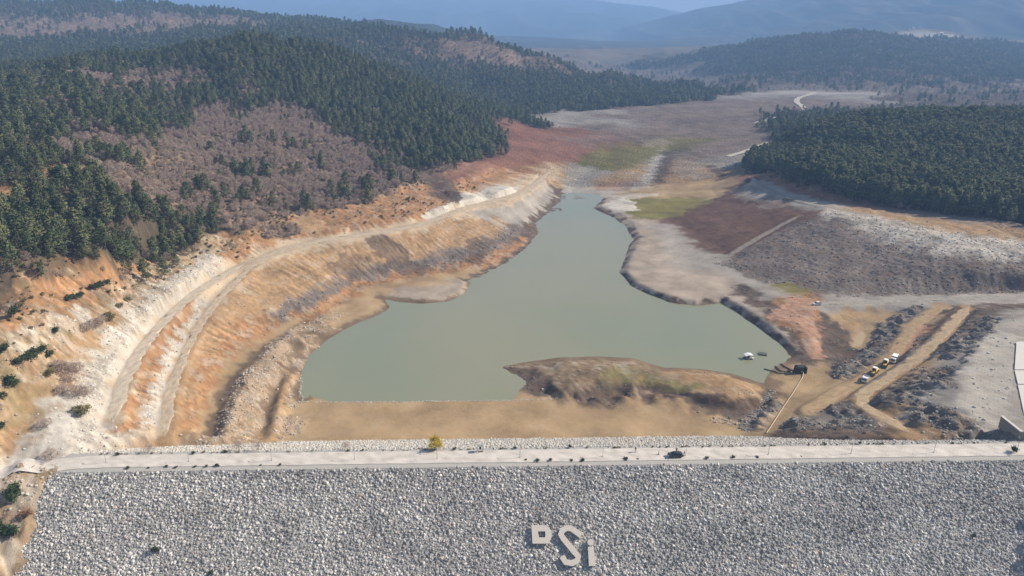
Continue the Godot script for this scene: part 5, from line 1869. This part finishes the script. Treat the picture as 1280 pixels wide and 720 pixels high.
	for q in [[105, 519, 3.4], [97, 516, 2.4], [139, 401, 3.0], [136, 397, 2.4], [62, 470, 2.8], [150, 385, 2.2], [160, 378, 2.4]]:
		bush("olive_shrub", q[0], q[1], olive, leafy, bark, q[2], "yellowish green shrub beside the grey gravel slope", "shrub", "yellowish shrubs by the gravel slope")
	bush("bare_shrub", 56, 534, brown, twig, bark, 3.0, "low dark leafless shrub alone on the white gravel fan", "shrub", "")

	# floating pump rafts
	var white := plain(Color(0.75, 0.75, 0.74), 0.4)
	var black := plain(Color(0.022, 0.022, 0.024), 0.5)
	var rust := plain(Color(0.14, 0.07, 0.045), 0.8)
	var raft := thing("pump_raft", at_level(935, 448, WATER), 0.2, "small white roofed pump raft floating on the green water", "raft")
	for z in [-1.0, 1.0]:
		st = begin()
		tube(st, Vector3(-1.7, 0.1, z), Vector3(1.7, 0.1, z), 0.32, 0.32, 10)
		part("float", st.commit(), black, raft)
	st = begin()
	box(st, Vector3(-1.5, 0.35, -1.2), Vector3(1.5, 0.5, 1.2), 0.03)
	part("deck", st.commit(), plain(Color(0.2, 0.2, 0.2)), raft)
	st = begin()
	box(st, Vector3(-0.7, 0.5, -0.6), Vector3(0.6, 1.2, 0.6), 0.08)
	part("pump_housing", st.commit(), black, raft)
	for c in [[-1.3, -1.0], [1.3, -1.0], [-1.3, 1.0], [1.3, 1.0]]:
		st = begin()
		tube(st, Vector3(c[0], 0.4, c[1]), Vector3(c[0], 1.9, c[1]), 0.05, 0.05, 6)
		part("roof_post", st.commit(), white, raft)
	st = begin()
	var rr := []
	for z in [-1.3, 1.3]: rr.append([Vector3(-1.7, 1.85, z), Vector3(-0.2, 2.35, z), Vector3(1.7, 1.95, z), Vector3(1.7, 1.85, z), Vector3(-0.2, 2.22, z), Vector3(-1.7, 1.75, z)])
	loft(st, rr)
	part("roof", st.commit(), white, raft)
	st = begin()
	box(st, Vector3(1.0, 0.45, 1.0), Vector3(2.1, 0.8, 1.6), 0.1)
	part("buoy", st.commit(), white, raft)
	var raft2 := thing("work_raft", at_level(953.5, 443, WATER), -0.25, "flat dark work raft floating near the pump station", "raft")
	for x in [-1.3, 0.0, 1.3]:
		st = begin()
		tube(st, Vector3(x, 0.12, -1.2), Vector3(x, 0.12, 1.2), 0.35, 0.35, 8)
		part("float", st.commit(), black, raft2)
	for k in 7:
		st = begin()
		box(st, Vector3(-1.75 + k * 0.5, 0.45, -1.3), Vector3(-1.31 + k * 0.5, 0.53, 1.3), 0.02)
		part("plank", st.commit(), plain(Color(0.09, 0.085, 0.08)), raft2)
	st = begin()
	tube(st, Vector3(-1.7, 1.3, -1.25), Vector3(1.7, 1.3, -1.25), 0.04, 0.04, 6)
	for x in [-1.7, 0.0, 1.7]: tube(st, Vector3(x, 0.5, -1.25), Vector3(x, 1.3, -1.25), 0.04, 0.04, 6)
	part("railing", st.commit(), grey_steel, raft2)

	# pump station on the shore with its hoses and delivery pipe
	var ps := on_ground(999, 466)
	var pump := thing("pump_station", ps, 0.08, "black pump station on skids at the muddy shore with hoses to the water", "pump")
	st = begin()
	for z in [-1.2, 1.2]: box(st, Vector3(-2.4, -0.2, z - 0.12), Vector3(2.9, 0.25, z + 0.12), 0.03)
	part("skid", st.commit(), rust, pump)
	st = begin()
	loft(st, [[Vector3(-2.2, 0.25, -1.3), Vector3(1.4, 0.25, -1.3), Vector3(1.4, 0.25, 1.3), Vector3(-2.2, 0.25, 1.3)], [Vector3(-1.9, 3.0, -1.2), Vector3(1.35, 3.0, -1.2), Vector3(1.35, 3.0, 1.2), Vector3(-1.9, 3.0, 1.2)], [Vector3(-1.4, 3.5, -0.9), Vector3(1.2, 3.4, -0.9), Vector3(1.2, 3.4, 0.9), Vector3(-1.4, 3.5, 0.9)]])
	part("engine_housing", st.commit(), black, pump)
	st = begin()
	box(st, Vector3(2.0, 0.2, -1.3), Vector3(2.7, 3.0, 1.3), 0.06)
	part("radiator_panel", st.commit(), black, pump)
	st = begin()
	tube(st, Vector3(0.3, 1.2, 1.2), Vector3(0.3, 1.2, 1.42), 0.3, 0.3, 12)
	tube(st, Vector3(0.3, 1.2, 1.42), Vector3(0.3, 1.2, 1.46), 0.3, 0.0, 12)
	part("gauge", st.commit(), white, pump)
	st = begin()
	tube(st, Vector3(0.9, 3.3, -0.4), Vector3(0.9, 4.3, -0.4), 0.1, 0.09, 8)
	part("exhaust", st.commit(), black, pump)
	var hoses := [[[955, 462], [966, 464.5], [976, 467.5], [984, 465.5], [993, 465]], [[969, 458], [973, 462], [978, 465], [986, 464], [993, 463]], [[976, 455], [981, 459], [987, 462], [993, 462]]]
	var names := ["longest thick black suction hose lying over the mud into the water", "middle black suction hose running from the pump station to the water", "shortest black suction hose beside the pump station"]
	for k in 3:
		var path := []
		for q in hoses[k]:
			var g := on_ground(q[0], q[1])
			path.append(Vector3(g.x, maxf(g.y, WATER - 0.1) + 0.3, g.z))
		path[-1] = ps + Vector3(-2.1, 1.0, -0.7 + k * 0.6)
		pipe_line("suction_hose", path, 0.2, black, names[k], "hose")
	var pipe_path := [ps + Vector3(1.2, 0.8, 1.2)]
	for q in [[1003, 472], [997, 482], [989, 495], [980, 508], [971, 522], [962, 536], [958, 542]]: pipe_path.append(on_ground(q[0], q[1]) + Vector3(0, 0.25, 0))
	pipe_line("delivery_pipe", pipe_path, 0.16, plain(Color(0.44, 0.34, 0.25), 0.7), "long straight pale pipe from the pump station to the foot of the dam", "pipe")

	# machines on the right bank
	var face_turn := 0.75
	truck(on_ground(1081, 476), face_turn + 0.2, Color(0.72, 0.72, 0.72), Color(0.55, 0.56, 0.57), "white truck with an empty bed at the lower end of the row of machines", false)
	loader(on_ground(1092, 467), face_turn, "yellow wheel loader with a white cab roof next to the white truck")
	loader(on_ground(1106, 457), face_turn + 0.15, "yellow wheel loader standing between the other loader and the closed truck")
	truck(on_ground(1117, 452), face_turn + 0.1, Color(0.74, 0.73, 0.73), Color(0.07, 0.07, 0.07), "closed truck with white roof and dark sides at the upper end of the row", true)
	car("parked_car", on_ground(1021, 381), 0.1, Color(0.7, 0.7, 0.68), "white car parked where the grey road meets the red earth fan", 1.7, 4.2)

	# spillway: apron slab and intake wall at the right edge
	var gc := plain(Color(0.46, 0.44, 0.40), 0.85)
	var apron := thing("concrete_apron", at_level(1272, 470, -3.0), 0, "pale concrete apron with a rounded end on the grey platform", "slab")
	var edges := [[[1265, 428], [1268, 463]], [[1268, 464], [1272, 481]], [[1272, 482], [1280, 520]]]
	for k in 3:
		st = begin()
		var poly := PackedVector2Array()
		var a := at_level(edges[k][0][0], edges[k][0][1], -3.0) - apron.position
		var b := at_level(edges[k][1][0], edges[k][1][1], -3.0) - apron.position
		if k == 0:
			for q in [Vector2(b.x, -b.z), Vector2(b.x + 15, -b.z), Vector2(a.x + 15, -a.z), Vector2(a.x + 2.5, -a.z), Vector2(a.x + 0.8, -a.z - 0.8), Vector2(a.x, -a.z - 2.5)]: poly.append(q)
		else:
			for q in [Vector2(b.x, -b.z), Vector2(b.x + 15, -b.z), Vector2(a.x + 15, -a.z), Vector2(a.x, -a.z)]: poly.append(q)
		slab(st, poly, 0.4)
		part("slab_panel", st.commit(), gc, apron)
	var wp := on_ground(1266, 547)
	var intake := thing("spillway_wall", wp, 0, "weathered concrete spillway wall at the right end of the dam", "wall")
	st = begin()
	box(st, Vector3(0.6, -1, -7.5), Vector3(1.2, 3.0, 1.5), 0.04)
	part("side_wall", st.commit(), plain(Color(0.20, 0.19, 0.16), 0.9), intake)
	st = begin()
	box(st, Vector3(1.2, -1, 0.9), Vector3(14, 3.0, 1.5), 0.04)
	part("front_wall", st.commit(), plain(Color(0.20, 0.19, 0.16), 0.9), intake)
	st = begin()
	box(st, Vector3(0.45, 3.0, -7.6), Vector3(1.35, 3.2, 1.6), 0.03)
	part("coping", st.commit(), gc, intake)

	# muddy pool in the pit
	var pool_w := plain(Color(0.34, 0.25, 0.14), 0.22)
	st = begin()
	var pool := PackedVector2Array()
	for q in [[1066, 436], [1070, 420], [1068, 408], [1078, 402], [1092, 398], [1088, 412], [1096, 424], [1090, 436], [1078, 442]]:
		var p := at_level(1079 + (q[0] - 1079) * 1.2, 420 + (q[1] - 420) * 1.15, -18.8)
		pool.append(Vector2(p.x, -p.z))
	slab(st, pool, 0.02)
	var sheet := structure("muddy_pool", st.commit(), pool_w, "small pool of tan muddy water in the pit beside the red fan", "water")
	sheet.position.y = -18.8
	# pines on the right abutment
	var tall := pine_meshes(3001, 13.0, 6.0, 70, 10, 0.9)
	for q in [[1352, 640, 0.95], [1368, 668, 1.1], [1345, 690, 0.9]]:
		var o := thing("pine_tree", on_face(q[0], q[1]), q[0], "pine at the right end of the dam face", "tree", "pines at the right end of the dam")
		o.scale = Vector3.ONE * q[2]
		part("crown", tall[0], leafy, o)
		part("trunk", tall[1], bark, o)

	# village on the far spur
	for q in [[1137, 37.5, 9], [1142, 36.5, 11], [1150.5, 34.6, 9], [1142, 47.5, 10], [1176, 43.5, 10], [1156, 44.5, 8], [1194, 49, 8]]:
		var p := on_ground(q[0], q[1])
		var o := thing("village_house", p, q[0] * 0.7, "tiny white house with a pale roof in the hamlet on the far spur", "house", "houses of the far hamlet")
		var w: float = q[2]
		st = begin()
		box(st, Vector3(-w * 0.6, -2, -w * 0.4), Vector3(w * 0.6, w * 0.6, w * 0.4), 0.05)
		part("wall", st.commit(), plain(Color(0.72, 0.71, 0.68)), o)
		st = begin()
		var gable := []
		for x in [-w * 0.66, w * 0.66]: gable.append([Vector3(x, w * 0.6, -w * 0.46), Vector3(x, w * 0.85, 0), Vector3(x, w * 0.6, w * 0.46)])
		loft(st, gable)
		part("roof", st.commit(), plain(Color(0.55, 0.50, 0.47)), o)
